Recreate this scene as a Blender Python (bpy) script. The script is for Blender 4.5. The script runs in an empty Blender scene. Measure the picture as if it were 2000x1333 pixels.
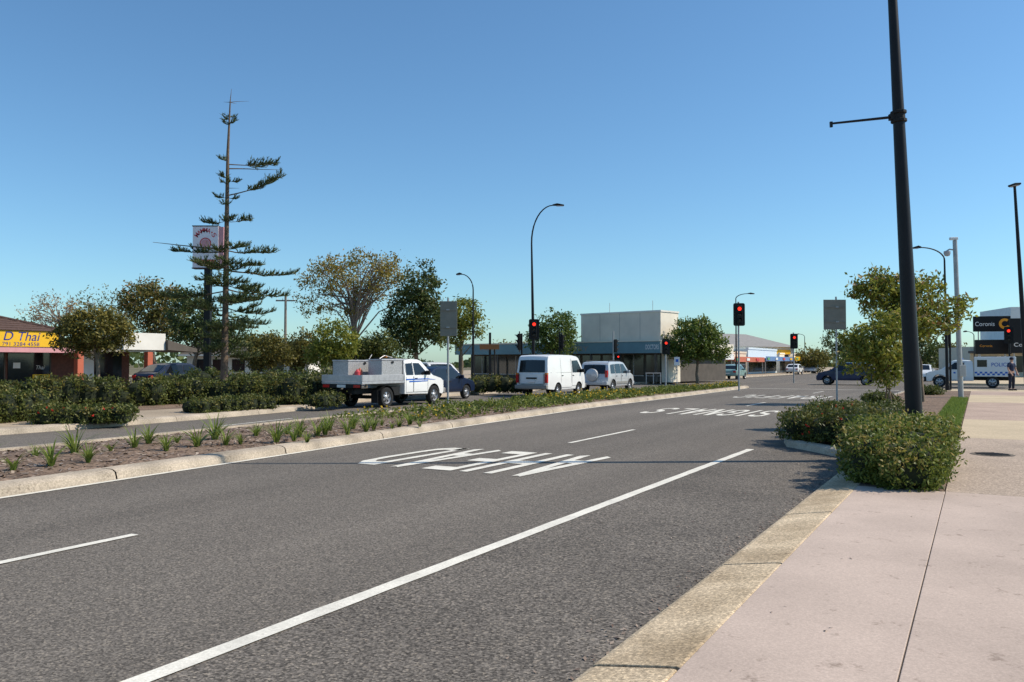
import bpy, bmesh, math, random
from mathutils import Vector, Matrix
R = math.radians
rnd = random.Random(11)
scene = bpy.context.scene
col = scene.collection
F = 1621.0; PITCH = math.atan(43/F); CH = 1.6
CP, SP = math.cos(PITCH), math.sin(PITCH)
def ray(px, py):
    cx = (px-1000)/F; cu = (666.5-py)/F
    return Vector((cx, CP-cu*SP, SP+cu*CP))
def G(px, py, z=0.0):
    d = ray(px, py); k = (z-CH)/d.z
    return Vector((d.x*k, d.y*k, z))
def At(px, Y, z=0.0):
    d = ray(px, 709); return Vector((d.x/d.y*Y, Y, z))
def Hz(py, Y):
    d = ray(1000, py); return CH+d.z/d.y*Y
TH = R(60.7)
u = Vector((math.cos(TH), math.sin(TH), 0)); n = Vector((-math.sin(TH), math.cos(TH), 0))
def W(s, t, z=0.0):
    p = n*s+u*t; return Vector((p.x, p.y, z))
def ST(p): return (n.x*p.x+n.y*p.y, u.x*p.x+u.y*p.y)

# ---------------------------------------------------------------- materials
def newmat(name):
    m = bpy.data.materials.new(name); m.use_nodes = True
    nt = m.node_tree; b = nt.nodes['Principled BSDF']
    return m, nt, b
def ramp(nt, stops):
    r = nt.nodes.new('ShaderNodeValToRGB'); e = r.color_ramp.elements
    while len(e) < len(stops): e.new(0.5)
    for i, (p, c) in enumerate(stops):
        e[i].position = p; e[i].color = (c[0], c[1], c[2], 1)
    return r
def nz(nt, tc, scale, detail=4, rough=0.6):
    a = nt.nodes.new('ShaderNodeTexNoise'); a.inputs['Scale'].default_value = scale
    a.inputs['Detail'].default_value = detail; a.inputs['Roughness'].default_value = rough
    nt.links.new(tc.outputs['Object'], a.inputs['Vector']); return a
def mixc(nt, a, b, fac, mode='MULTIPLY'):
    m = nt.nodes.new('ShaderNodeMix'); m.data_type = 'RGBA'; m.blend_type = mode
    m.inputs[0].default_value = fac
    nt.links.new(a, m.inputs[6]); nt.links.new(b, m.inputs[7]); return m.outputs[2]
def mat(name, c, rough=0.7, var=0.12, scale=2.5, bump=0, bscale=60, metal=0, coat=0, spec=0.4):
    m, nt, b = newmat(name)
    tc = nt.nodes.new('ShaderNodeTexCoord')
    a = nz(nt, tc, scale)
    r = ramp(nt, [(0.3, [x*(1-var) for x in c]), (0.7, [min(1, x*(1+var)) for x in c])])
    nt.links.new(a.outputs[0], r.inputs[0]); nt.links.new(r.outputs[0], b.inputs['Base Color'])
    b.inputs['Roughness'].default_value = rough; b.inputs['Metallic'].default_value = metal
    b.inputs['Coat Weight'].default_value = coat; b.inputs['Coat Roughness'].default_value = 0.05
    b.inputs['Specular IOR Level'].default_value = spec
    if bump:
        k = nz(nt, tc, bscale); bp = nt.nodes.new('ShaderNodeBump')
        bp.inputs['Strength'].default_value = bump; bp.inputs['Distance'].default_value = 0.01
        nt.links.new(k.outputs[0], bp.inputs['Height']); nt.links.new(bp.outputs[0], b.inputs['Normal'])
    return m
def ground_mat(name, c, speck=0.5, sscale=120, patch=0.2, pscale=0.5, rough=0.9, bump=0.4, tint=None, stretch=None, spots=0, stones=0, stonevar=0.6):
    m, nt, b = newmat(name)
    tc = nt.nodes.new('ShaderNodeTexCoord')
    a = nz(nt, tc, sscale, 3, 0.7)
    r = ramp(nt, [(0.32, [x*(1-speck) for x in c]), (0.5, c), (0.72, [min(1, x*(1+speck*1.6)) for x in c])])
    nt.links.new(a.outputs[0], r.inputs[0])
    p = nt.nodes.new('ShaderNodeTexNoise'); p.inputs['Scale'].default_value = pscale; p.inputs['Detail'].default_value = 6
    if stretch:
        mp = nt.nodes.new('ShaderNodeMapping'); mp.vector_type = 'TEXTURE'
        mp.inputs['Rotation'].default_value = (0, 0, TH); mp.inputs['Scale'].default_value = stretch
        nt.links.new(tc.outputs['Object'], mp.inputs['Vector']); nt.links.new(mp.outputs[0], p.inputs['Vector'])
    else: nt.links.new(tc.outputs['Object'], p.inputs['Vector'])
    t2 = tint or (1, 1, 1)
    r2 = ramp(nt, [(0.3, [(1-patch)*x for x in t2]), (0.7, (1+patch*0.6, 1+patch*0.6, 1+patch*0.6))])
    nt.links.new(p.outputs[0], r2.inputs[0])
    o = mixc(nt, r.outputs[0], r2.outputs[0], 1.0)
    if stones:
        v = nt.nodes.new('ShaderNodeTexVoronoi'); v.inputs['Scale'].default_value = stones
        nt.links.new(tc.outputs['Object'], v.inputs['Vector'])
        sp = nt.nodes.new('ShaderNodeSeparateColor'); nt.links.new(v.outputs['Color'], sp.inputs[0])
        r4 = ramp(nt, [(0.0, (1-stonevar, 1-stonevar, 1-stonevar)), (0.55, (0.95, 0.95, 0.95)), (0.85, (1+stonevar*.5,)*3), (1.0, (1+stonevar*1.3, 1+stonevar*1.2, 1+stonevar*1.0))])
        nt.links.new(sp.outputs[0], r4.inputs[0]); o = mixc(nt, o, r4.outputs[0], 1.0)
    if spots:
        v = nz(nt, tc, spots, 5, 0.75)
        r3 = ramp(nt, [(0.30, (0.62, 0.60, 0.58)), (0.40, (1, 1, 1))])
        nt.links.new(v.outputs[0], r3.inputs[0]); o = mixc(nt, o, r3.outputs[0], 1.0)
    nt.links.new(o, b.inputs['Base Color'])
    b.inputs['Roughness'].default_value = rough; b.inputs['Specular IOR Level'].default_value = 0.2
    bp = nt.nodes.new('ShaderNodeBump'); bp.inputs['Strength'].default_value = bump; bp.inputs['Distance'].default_value = 0.006
    nt.links.new(a.outputs[0], bp.inputs['Height']); nt.links.new(bp.outputs[0], b.inputs['Normal'])
    return m
def leafmat(name, c1, c2, trans=0.3):
    m, nt, b = newmat(name)
    g = nt.nodes.new('ShaderNodeNewGeometry')
    r = ramp(nt, [(0.0, c1), (1.0, c2)])
    nt.links.new(g.outputs['Random Per Island'], r.inputs[0])
    nt.links.new(r.outputs[0], b.inputs['Base Color']); b.inputs['Roughness'].default_value = 0.5
    b.inputs['Specular IOR Level'].default_value = 0.3
    if trans > 0:
        t = nt.nodes.new('ShaderNodeBsdfTranslucent'); nt.links.new(r.outputs[0], t.inputs['Color'])
        mx = nt.nodes.new('ShaderNodeMixShader'); mx.inputs[0].default_value = trans
        nt.links.new(b.outputs[0], mx.inputs[1]); nt.links.new(t.outputs[0], mx.inputs[2])
        nt.links.new(mx.outputs[0], nt.nodes['Material Output'].inputs['Surface'])
    return m
def emis(name, c, s):
    m, nt, b = newmat(name); b.inputs['Base Color'].default_value = (*c, 1)
    tc = nt.nodes.new('ShaderNodeTexCoord'); a = nz(nt, tc, 60)
    r = ramp(nt, [(0.2, [x*0.8 for x in c]), (0.8, c)]); nt.links.new(a.outputs[0], r.inputs[0])
    nt.links.new(r.outputs[0], b.inputs['Emission Color']); b.inputs['Emission Strength'].default_value = s
    return m
M = {}
M['asphalt'] = ground_mat('asphalt', (0.172, 0.151, 0.127), 0.34, 55, 0.24, 0.55, 0.92, 0.25, stretch=(14, 1, 1), stones=80, stonevar=.55)
M['asphalt_dark'] = ground_mat('asphalt_dark', (0.156, 0.137, 0.116), 0.40, 48, 0.22, 0.6, 0.95, 0.3, stones=70, stonevar=.62)
M['paint'] = ground_mat('road_paint', (0.76, 0.72, 0.62), 0.14, 60, 0.14, 3.0, 0.75, 0.2, spots=18)
M['paint_far'] = ground_mat('road_paint_worn', (0.68, 0.65, 0.57), 0.2, 60, 0.2, 2.0, 0.8, 0.2, spots=14)
M['kerb_warm'] = ground_mat('kerb_concrete_warm', (0.585, 0.465, 0.315), 0.32, 45, 0.34, 1.8, 0.9, 0.3, tint=(1, 0.95, 0.88), spots=7, stones=90, stonevar=.3)
M['kerb'] = ground_mat('kerb_concrete', (0.44, 0.37, 0.285), 0.25, 40, 0.34, 1.4, 0.9, 0.3, spots=5)
M['path_pink'] = ground_mat('path_concrete_pink', (0.51, 0.405, 0.335), 0.12, 70, 0.16, 0.9, 0.9, 0.2, spots=6)
M['path_agg'] = ground_mat('path_aggregate', (0.43, 0.34, 0.265), 0.3, 45, 0.14, 0.8, 0.95, 0.3, stones=60, stonevar=.25)
M['path_cream'] = ground_mat('path_cream', (0.54, 0.435, 0.295), 0.22, 45, 0.12, 0.8, 0.95, 0.3)
M['path_red'] = ground_mat('path_red_aggregate', (0.45, 0.335, 0.265), 0.3, 40, 0.15, 0.8, 0.95, 0.3)
M['joint'] = mat('joint_dirt', (0.13, 0.105, 0.08), 0.95)
M['sandy'] = ground_mat('sandy_path', (0.41, 0.33, 0.24), 0.25, 25, 0.25, 0.4, 0.95, 0.3)
M['earth'] = ground_mat('earth', (0.16, 0.14, 0.085), 0.4, 3, 0.3, 0.05, 0.95, 0.1)
M['mulch'] = ground_mat('bark_mulch', (0.20, 0.14, 0.10), 0.7, 22, 0.3, 1.5, 0.95, 0.8)
M['lawn'] = ground_mat('lawn', (0.13, 0.18, 0.04), 0.5, 30, 0.3, 1.0, 0.9, 0.8)
M['chip'] = leafmat('bark_chips', (0.10, 0.055, 0.035), (0.44, 0.35, 0.27), 0.0)
M['black'] = mat('black_paint', (0.010, 0.010, 0.012), 0.45, 0.2, spec=0.25)
M['black_rough'] = mat('black_plastic', (0.016, 0.016, 0.016), 0.65, 0.2, spec=0.25)
M['grey_metal'] = mat('galvanised_steel', (0.36, 0.37, 0.37), 0.5, 0.12, 6, metal=0.4)
M['sign_back'] = mat('sign_back_aluminium', (0.20, 0.195, 0.16), 0.6, 0.12, 4)
M['alu'] = mat('aluminium', (0.44, 0.44, 0.45), 0.42, 0.15, 8, metal=0.35)
M['white_car'] = mat('white_car_paint', (0.80, 0.80, 0.78), 0.3, 0.03, 1.5, coat=0.5)
M['silver_car'] = mat('silver_car_paint', (0.55, 0.56, 0.57), 0.32, 0.05, 1.5, metal=0.25, coat=0.5)
M['navy_car'] = mat('navy_car_paint', (0.008, 0.016, 0.042), 0.35, 0.1, 1.5, coat=0.25, spec=0.3)
M['blue_car'] = mat('blue_car_paint', (0.014, 0.032, 0.085), 0.35, 0.1, 1.5, coat=0.25, spec=0.3)
M['green_car'] = mat('green_car_paint', (0.22, 0.36, 0.33), 0.3, 0.1, 1.5, coat=0.5)
M['glass'] = mat('dark_glass', (0.010, 0.012, 0.015), 0.08, 0.2, 1, spec=0.5)
M['tyre'] = mat('tyre_rubber', (0.018, 0.018, 0.018), 0.85, 0.2, 12)
M['rim'] = mat('rim_alloy', (0.42, 0.42, 0.43), 0.35, 0.1, 8, metal=0.6)
M['red_light'] = mat('tail_light_red', (0.45, 0.012, 0.012), 0.2, 0.1)
M['amber'] = mat('amber_light', (0.5, 0.16, 0.01), 0.2, 0.1)
M['clear'] = mat('headlight_clear', (0.5, 0.52, 0.54), 0.1, 0.1, metal=0.3)
M['plate'] = mat('number_plate', (0.7, 0.7, 0.68), 0.5, 0.05)
M['stripe'] = mat('blue_stripe', (0.02, 0.12, 0.5), 0.4, 0.05)
M['lit_red'] = emis('lit_red_lens', (1.0, 0.03, 0.015), 2.2)
M['lens_off'] = mat('unlit_lens', (0.02, 0.022, 0.02), 0.3, 0.2)
M['bark'] = mat('bark', (0.19, 0.145, 0.10), 0.9, 0.35, 8, 0.6, 25)
M['bark_grey'] = mat('bark_grey', (0.25, 0.20, 0.16), 0.9, 0.3, 8, 0.6, 25)
M['pine_bark'] = mat('pine_bark', (0.14, 0.10, 0.07), 0.9, 0.3, 9, 0.6, 20)
M['leaf_olive'] = leafmat('leaf_olive', (0.06, 0.068, 0.016), (0.26, 0.22, 0.055), .35)
M['leaf_green'] = leafmat('leaf_green', (0.045, 0.085, 0.016), (0.18, 0.235, 0.045), .35)
M['leaf_dark'] = leafmat('leaf_dark', (0.03, 0.053, 0.015), (0.12, 0.15, 0.038), .3)
M['leaf_yellow'] = leafmat('leaf_yellow', (0.13, 0.12, 0.025), (0.42, 0.32, 0.06), .35)
M['leaf_bright'] = leafmat('leaf_bright', (0.09, 0.13, 0.016), (0.35, 0.34, 0.06), .4)
M['leaf_brown'] = leafmat('leaf_brown', (0.20, 0.12, 0.045), (0.40, 0.25, 0.10))
M['leaf_pine'] = leafmat('leaf_pine', (0.034, 0.06, 0.022), (0.14, 0.165, 0.055), 0.2)
M['leaf_hedge'] = leafmat('leaf_hedge', (0.038, 0.06, 0.011), (0.175, 0.185, 0.045), .3)
M['leaf_shrub'] = leafmat('leaf_shrub', (0.05, 0.083, 0.013), (0.25, 0.28, 0.055), .35)
M['leaf_tip'] = leafmat('leaf_tip', (0.26, 0.23, 0.05), (0.44, 0.34, 0.12), 0.4)
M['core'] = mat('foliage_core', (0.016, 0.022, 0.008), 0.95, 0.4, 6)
M['flower_red'] = leafmat('flower_red', (0.5, 0.015, 0.015), (0.7, 0.06, 0.03), 0.2)
M['flower_yellow'] = leafmat('flower_yellow', (0.62, 0.42, 0.03), (0.8, 0.58, 0.06), 0.2)
M['blade'] = leafmat('strappy_leaf', (0.08, 0.13, 0.02), (0.28, 0.34, 0.07), 0.4)
M['conc_white'] = mat('render_white', (0.76, 0.73, 0.66), 0.85, 0.1, 0.7, 0.15, 30)
M['conc_grey'] = mat('concrete_panel', (0.76, 0.69, 0.57), 0.85, 0.12, 0.5, 0.2, 30)
M['teal'] = mat('fascia_teal', (0.14, 0.26, 0.30), 0.6, 0.1, 1.5)
M['dark_brown'] = mat('dark_brown_paint', (0.10, 0.085, 0.07), 0.8, 0.2, 1.5)  # even dark brown shared by walls, awnings, roofs, sills and frames
M['window'] = mat('shop_glass', (0.018, 0.022, 0.025), 0.08, 0.3, 0.6, spec=0.6)
M['tile'] = mat('roof_tile_brown', (0.10, 0.06, 0.048), 0.8, 0.3, 9, 0.7, 14)
M['yellow'] = mat('sign_yellow', (0.80, 0.46, 0.015), 0.5, 0.05, 1)
M['txt_blue'] = mat('letter_blue', (0.02, 0.03, 0.20), 0.5, 0.05)
M['txt_white'] = mat('letter_white', (0.75, 0.75, 0.73), 0.5, 0.05)
M['txt_dark'] = mat('letter_dark', (0.05, 0.04, 0.045), 0.5, 0.05)
M['txt_grey'] = mat('letter_grey', (0.25, 0.24, 0.22), 0.5, 0.05)
M['orange'] = mat('orange', (0.80, 0.32, 0.015), 0.5, 0.05)
M['redpaint'] = mat('red_paint', (0.50, 0.13, 0.07), 0.6, 0.1)
M['redsign'] = mat('red_sign', (0.55, 0.06, 0.07), 0.5, 0.1)
M['pinksign'] = mat('pink_sign', (0.62, 0.30, 0.31), 0.5, 0.1)
M['signgrey'] = mat('sign_face_grey', (0.40, 0.40, 0.42), 0.5, 0.06)
M['signpale'] = mat('sign_face_pale', (0.80, 0.76, 0.78), 0.5, 0.06)
M['brick_dark'] = mat('dark_brick', (0.15, 0.06, 0.04), 0.8, 0.25, 8)
M['cream'] = mat('cream_wall', (0.62, 0.56, 0.44), 0.8, 0.08)
M['brown_sign'] = mat('brown_sign', (0.24, 0.10, 0.03), 0.5, 0.1)
M['greenawn'] = mat('green_awning', (0.12, 0.33, 0.14), 0.6, 0.1)
M['blueawn'] = mat('blue_awning', (0.12, 0.22, 0.42), 0.6, 0.1)
M['roofgrey'] = mat('grey_roof', (0.27, 0.255, 0.235), 0.7, 0.15, 2)
M['paleblue'] = mat('pale_blue_wall', (0.62, 0.68, 0.70), 0.7, 0.08)
M['skin'] = mat('skin', (0.42, 0.25, 0.18), 0.6, 0.08)
M['navy'] = mat('navy_cloth', (0.02, 0.03, 0.07), 0.85, 0.2, 8)
M['navyb'] = mat('navy_trousers', (0.014, 0.018, 0.035), 0.85, 0.2, 8)
M['timber'] = mat('timber_pole', (0.22, 0.19, 0.16), 0.85, 0.2, 5)
M['checker'] = mat('checker_plate', (0.40, 0.40, 0.40), 0.45, 0.4, 36, 0.5, 60, metal=0.3)

# ---------------------------------------------------------------- mesh builder
class MB:
    def __init__(s): s.v = []; s.f = []; s.m = []
    def add(s, vs, fs, m=0):
        b = len(s.v); s.v += [tuple(p) for p in vs]
        for f in fs: s.f.append([b+i for i in f]); s.m.append(m)
    def face(s, pts, m=0): s.add(pts, [range(len(pts))], m)
    def box(s, x0, x1, y0, y1, z0, z1, m=0, T=None):
        vs = [Vector((x, y, z)) for z in (z0, z1) for y in (y0, y1) for x in (x0, x1)]
        if T: vs = [T @ v for v in vs]
        s.add(vs, [(0, 2, 3, 1), (4, 5, 7, 6), (0, 1, 5, 4), (2, 6, 7, 3), (0, 4, 6, 2), (1, 3, 7, 5)], m)
    def tube(s, pts, rad, seg=8, m=0, cap=True):
        pts = [Vector(p) for p in pts]
        if not isinstance(rad, (list, tuple)): rad = [rad]*len(pts)
        b = len(s.v); N = len(pts)
        for i, p in enumerate(pts):
            d = (pts[min(i+1, N-1)]-pts[max(i-1, 0)])
            d = d.normalized() if d.length > 1e-9 else Vector((0, 0, 1))
            a = d.cross(Vector((0, 0, 1)) if abs(d.z) < 0.95 else Vector((0, 1, 0))).normalized(); c = d.cross(a)
            for k in range(seg):
                q = 2*math.pi*k/seg; s.v.append(tuple(p+(a*math.cos(q)+c*math.sin(q))*rad[i]))
        for i in range(N-1):
            for k in range(seg):
                k2 = (k+1) % seg
                s.f.append([b+i*seg+k, b+i*seg+k2, b+(i+1)*seg+k2, b+(i+1)*seg+k]); s.m.append(m)
        if cap:
            s.f.append([b+k for k in range(seg)][::-1]); s.m.append(m)
            s.f.append([b+(N-1)*seg+k for k in range(seg)]); s.m.append(m)
    def prism(s, poly, z0, z1, m=0):
        N = len(poly)
        vs = [(p[0], p[1], z0) for p in poly]+[(p[0], p[1], z1) for p in poly]
        s.add(vs, [tuple(range(N))[::-1], tuple(range(N, 2*N))]+[(i, (i+1) % N, N+(i+1) % N, N+i) for i in range(N)], m)
    def lathe(s, prof, seg=20, m=0, T=None):
        b = len(s.v)
        for (r, h) in prof:
            for k in range(seg):
                q = 2*math.pi*k/seg; p = Vector((r*math.cos(q), r*math.sin(q), h))
                s.v.append(tuple(T @ p if T else p))
        for i in range(len(prof)-1):
            for k in range(seg):
                k2 = (k+1) % seg
                s.f.append([b+i*seg+k, b+i*seg+k2, b+(i+1)*seg+k2, b+(i+1)*seg+k]); s.m.append(m)
    def build(s, name, mats, parent=None, smooth=False, bevel=0, fix=True):
        me = bpy.data.meshes.new(name); me.from_pydata(s.v, [], s.f)
        if not isinstance(mats, (list, tuple)): mats = [mats]
        for m in mats: me.materials.append(m)
        if len(mats) > 1: me.polygons.foreach_set('material_index', s.m)
        if fix:
            bm = bmesh.new(); bm.from_mesh(me); bmesh.ops.recalc_face_normals(bm, faces=bm.faces); bm.to_mesh(me); bm.free()
        if smooth:
            me.polygons.foreach_set('use_smooth', [True]*len(me.polygons)); me.set_sharp_from_angle(angle=R(40))
        o = bpy.data.objects.new(name, me); col.objects.link(o)
        if parent: o.parent = parent
        if bevel:
            b = o.modifiers.new('bevel', 'BEVEL'); b.width = bevel; b.segments = 2; b.limit_method = 'ANGLE'; b.angle_limit = R(35)
        return o
def thing(name, label, cat, loc=(0, 0, 0), rz=0, group=None):
    o = bpy.data.objects.new(name, None); col.objects.link(o); o.empty_display_size = 0.2
    o.location = loc; o.rotation_euler = (0, 0, rz); o['label'] = label; o['category'] = cat
    if group: o['group'] = group
    return o
def tag(o, label, cat, group=None, kind=None):
    o['label'] = label; o['category'] = cat
    if group: o['group'] = group
    if kind: o['kind'] = kind
    return o
def struct(o): o['kind'] = 'structure'; return o
def pbox(name, m, parent, x0, x1, y0, y1, z0, z1, bevel=0, T=None):
    b = MB(); b.box(x0, x1, y0, y1, z0, z1, 0, T); return b.build(name, m, parent, bevel=bevel)
def ptube(name, m, parent, pts, rad, seg=10):
    b = MB(); b.tube(pts, rad, seg); return b.build(name, m, parent, smooth=True)
def text_fit(s, w, h, m, parent, T, name='lettering', offset=0.0, shear=0.0):
    cu = bpy.data.curves.new(name, 'FONT'); cu.body = s; cu.size = 1; cu.offset = offset; cu.shear = shear; cu.extrude = 0
    o = bpy.data.objects.new(name, cu); col.objects.link(o)
    dg = bpy.context.evaluated_depsgraph_get(); dg.update()
    me = bpy.data.meshes.new_from_object(o.evaluated_get(dg)); bpy.data.objects.remove(o)
    xs = [v.co.x for v in me.vertices]; ys = [v.co.y for v in me.vertices]
    cx, cy = (min(xs)+max(xs))/2, (min(ys)+max(ys))/2
    kx, ky = w/(max(xs)-min(xs)), h/(max(ys)-min(ys))
    for v in me.vertices: v.co = T @ Vector(((v.co.x-cx)*kx, (v.co.y-cy)*ky, 0))
    me.materials.clear(); me.materials.append(m)
    ob = bpy.data.objects.new(name, me); col.objects.link(ob)
    if parent: ob.parent = parent
    return ob
def basis(x, y, loc):
    x = Vector(x); y = Vector(y); z = x.cross(y)
    T = Matrix((x, y, z)).transposed().to_4x4(); T.translation = Vector(loc); return T
FACE = lambda x, y, z: basis((1, 0, 0), (0, 0, 1), (x, y, z))     # on a face looking to local -y

# ---------------------------------------------------------------- ground
def sheet(name, poly, z, m):
    b = MB(); b.face([(p.x, p.y, z) for p in poly]); return struct(b.build(name, m))
b = MB(); b.face([(-3000, -400, -0.03), (3000, -400, -0.03), (3000, 4000, -0.03), (-3000, 4000, -0.03)])
struct(b.build('ground', M['earth']))
sheet('road', [W(1.0, -40), W(1.0, 54), W(-300, 54), W(-300, 68), W(1.0, 68), W(1.0, 900), W(22.3, 900), W(22.3, 58), W(300, 58), W(300, 46), W(22.3, 46), W(22.3, -40)], 0.0, M['asphalt'])
sheet('parking_lane', [W(1.7, -40), W(1.7, 15.4), W(3.62, 16.6), W(3.62, -40)], 0.004, M['asphalt_dark'])
def strip(name, s0, t0, s1, t1, w, m=None, z=0.008):
    a, c = W(s0, t0), W(s1, t1); d = (c-a).normalized(); q = Vector((-d.y, d.x, 0))*w/2
    b = MB(); N = max(2, int((c-a).length/0.3)); pr = []
    for i in range(N+1):
        p = a.lerp(c, i/N); pr.append((p+q*(1+rnd.uniform(-.07, .07)), p-q*(1+rnd.uniform(-.07, .07))))
    for i in range(N): b.face([(*x.xy, z) for x in (pr[i][1], pr[i+1][1], pr[i+1][0], pr[i][0])])
    return struct(b.build(name, m or M['paint']))
strip('edge_line', 3.70, -8, 3.69, 15.6, 0.13)
strip('edge_line', 3.70, 20, 3.72, 52, 0.10, M['paint_far'])
strip('lane_line', 6.79, 1.6, 6.86, 5.06, 0.10)
strip('lane_line', 7.13, 15.05, 7.2, 18.8, 0.10)
strip('lane_line', 7.5, 31.1, 7.55, 34.5, 0.10, M['paint_far'])
strip('lane_line', 7.6, 46, 7.6, 49.5, 0.10, M['paint_far'])
GL = {'A': [[(.10, 0), (.5, 1)], [(.5, 1), (.90, 0)], [(.24, .33), (.76, .33)]], 'H': [[(.12, 0), (.12, 1)], [(.88, 0), (.88, 1)], [(.12, .5), (.88, .5)]],
      'E': [[(.12, 0), (.12, 1)], [(.02, .93), (.95, .93)], [(.02, .5), (.85, .5)], [(.02, .07), (.95, .07)]], 'D': [[(.12, 0), (.12, 1)], [(.05, .93), (.55, .93), (.80, .84), (.88, .68), (.88, .32), (.80, .16), (.55, .07), (.05, .07)]],
      'S': [[(.88, .76), (.82, .88), (.62, .93), (.38, .93), (.18, .88), (.12, .74), (.18, .58), (.38, .52), (.62, .48), (.82, .42), (.88, .26), (.82, .12), (.62, .07), (.38, .07), (.18, .12), (.12, .24)]], 'I': [[(.5, 0), (.5, 1)]],
      'G': [[(.88, .76), (.80, .88), (.6, .93), (.4, .93), (.2, .86), (.12, .68), (.12, .32), (.2, .14), (.4, .07), (.6, .07), (.8, .14), (.88, .30), (.88, .47)], [(.98, .45), (.5, .45)]], 'N': [[(.12, 0), (.12, 1)], [(.12, 1), (.88, 0)], [(.88, 0), (.88, 1)]],
      'L': [[(.12, 1), (.12, 0)], [(.02, .07), (.95, .07)]], 'T': [[(.5, 0), (.5, 1)], [(0, .93), (1, .93)]], 'R': [[(.12, 0), (.12, 1)], [(.05, .93), (.65, .93), (.86, .84), (.86, .60), (.65, .48), (.05, .48)], [(.5, .48), (.9, 0)]],
      'F': [[(.12, 0), (.12, 1)], [(.02, .93), (.95, .93)], [(.02, .5), (.8, .5)]], 'C': [[(.88, .74), (.80, .87), (.6, .93), (.4, .93), (.2, .86), (.12, .68), (.12, .32), (.2, .14), (.4, .07), (.6, .07), (.8, .13), (.88, .26)]]}
def word(s, sc, tc, w, h, m):
    T = basis(n, -u, W(sc, tc, 0.008)); b = MB(); wd = [.45 if c == 'I' else 1.0 for c in s]; gap = .30
    tot = sum(wd)+gap*(len(s)-1); cell = w/tot; x0 = -w/2; zi = 0
    for c, cw in zip(s, wd):
        for pl in GL[c]:
            for i in range(len(pl)-1):
                (ax, ay), (bx, by) = pl[i], pl[i+1]; L = math.hypot(bx-ax, by-ay); dx, dy = (bx-ax)/L, (by-ay)/L
                ext = .03 if len(pl) > 2 else 0
                ax -= dx*ext; ay -= dy*ext; bx += dx*ext; by += dy*ext; ox, oy = -dy*.13, dx*.07
                zi += 1
                P = [(ax+ox, ay+oy), (ax-ox, ay-oy), (bx-ox, by-oy), (bx+ox, by+oy)]
                if c == 'I': P = [((x-.5)+.225, y) for x, y in P]
                b.face([T @ Vector((x0+p[0]*cell, (p[1]-.5)*h, .0004*(zi % 7))) for p in P])
        x0 += (cw+gap)*cell
    return struct(b.build('road_lettering', m))
word('AHEAD', 7.12, 11.72, 3.4, 2.8, M['paint'])
word('SIGNALS', 7.6, 26.8, 3.9, 3.4, M['paint'])
word('TRAFFIC', 7.95, 40.4, 4.2, 3.8, M['paint_far'])
strip('stop_line', 16.8, 44.5, 22, 44.5, 0.4, M['paint_far'])
strip('stop_line', 4.0, 53.0, 12.6, 53.0, 0.3, M['paint_far'])
for (p, q) in (((150, 872), (330, 853)), ((430, 833), (570, 818)), ((510, 841), (600, 836))):
    a, c = ST(G(*p)), ST(G(*q)); strip('lane_line', a[0], a[1], c[0], c[1], 0.10, M['paint_far'])

def kerb(pts, prof, m, seglen=3.0, gap=0.015, z0=0.0):
    P = [Vector((p.x, p.y, 0)) for p in pts]
    out = [P[0]]
    for i in range(len(P)-1):
        L = (P[i+1]-P[i]).length; k = max(1, int(L/0.8))
        for j in range(1, k+1): out.append(P[i].lerp(P[i+1], j/k))
    b = MB(); N = len(out); rings = []
    for i, p in enumerate(out):
        d = (out[min(i+1, N-1)]-out[max(i-1, 0)]).normalized(); q = Vector((-d.y, d.x, 0))
        rings.append((p, d, q))
    K = len(prof); dist = 0
    for i in range(N-1):
        p, d, q = rings[i]; p2, d2, q2 = rings[i+1]; L = (p2-p).length
        dist += L; g1 = 0
        if dist > seglen: g1 = gap; dist = 0
        a = [p+q*o+Vector((0, 0, z+z0)) for o, z in prof]; c = [p2-d2*g1+q2*o+Vector((0, 0, z+z0)) for o, z in prof]
        b.add(a+c, [(k, k+1, K+k+1, K+k) for k in range(K-1)])
        if g1: b.face(c)
    return struct(b.build('kerb', m, smooth=True))
near_px = [(0, 972), (230, 937), (560, 887), (885, 836), (1150, 797), (1330, 775), (1463, 758)]
near = [ST(G(*p)) for p in near_px]
near = [(9.5, -25), (9.75, 0)]+near
def near_s(t):
    for i in range(len(near)-1):
        if near[i][1] <= t <= near[i+1][1]:
            k = (t-near[i][1])/(near[i+1][1]-near[i][1]); return near[i][0]*(1-k)+near[i+1][0]*k
    return near[-1][0]
TE = near[-1][1]
def far_s(t):
    f = min(near_s(t)+4.4, 16.2)
    return f if t < TE-12 else f+(near[-1][0]+1.2-f)*((t-TE+12)/12)
PRK = [(0, 0), (0.03, 0.10), (0.08, 0.13), (0.14, 0.14), (0.32, 0.145), (0.33, 0.06)]
nearW = [W(s, t) for s, t in near]
ts = [-25+i*(TE+25)/30 for i in range(31)]
farW = [W(far_s(t), t) for t in ts]
nose = [W(near[-1][0]+0.25, TE+0.5), W(near[-1][0]+0.6, TE+0.7), W(near[-1][0]+0.95, TE+0.5)]
kerb(nearW+nose+farW[::-1], PRK, M['kerb'], gap=.025)
b = MB()
for i in range(len(ts)-1):
    t0, t1 = ts[i], ts[i+1]
    for k in range(6):
        k0, k1 = k/6, (k+1)/6
        zf = lambda kk: 0.10+0.07*math.sin(math.pi*kk)
        sp = lambda t, kk: (near_s(t)+0.3)*(1-kk)+(far_s(t)-0.3)*kk
        b.face([W(sp(t0, k0), t0, zf(k0)), W(sp(t1, k0), t1, zf(k0)), W(sp(t1, k1), t1, zf(k1)), W(sp(t0, k1), t0, zf(k1))])
struct(b.build('median_bed', M['mulch'], smooth=True))
b = MB()
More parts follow.
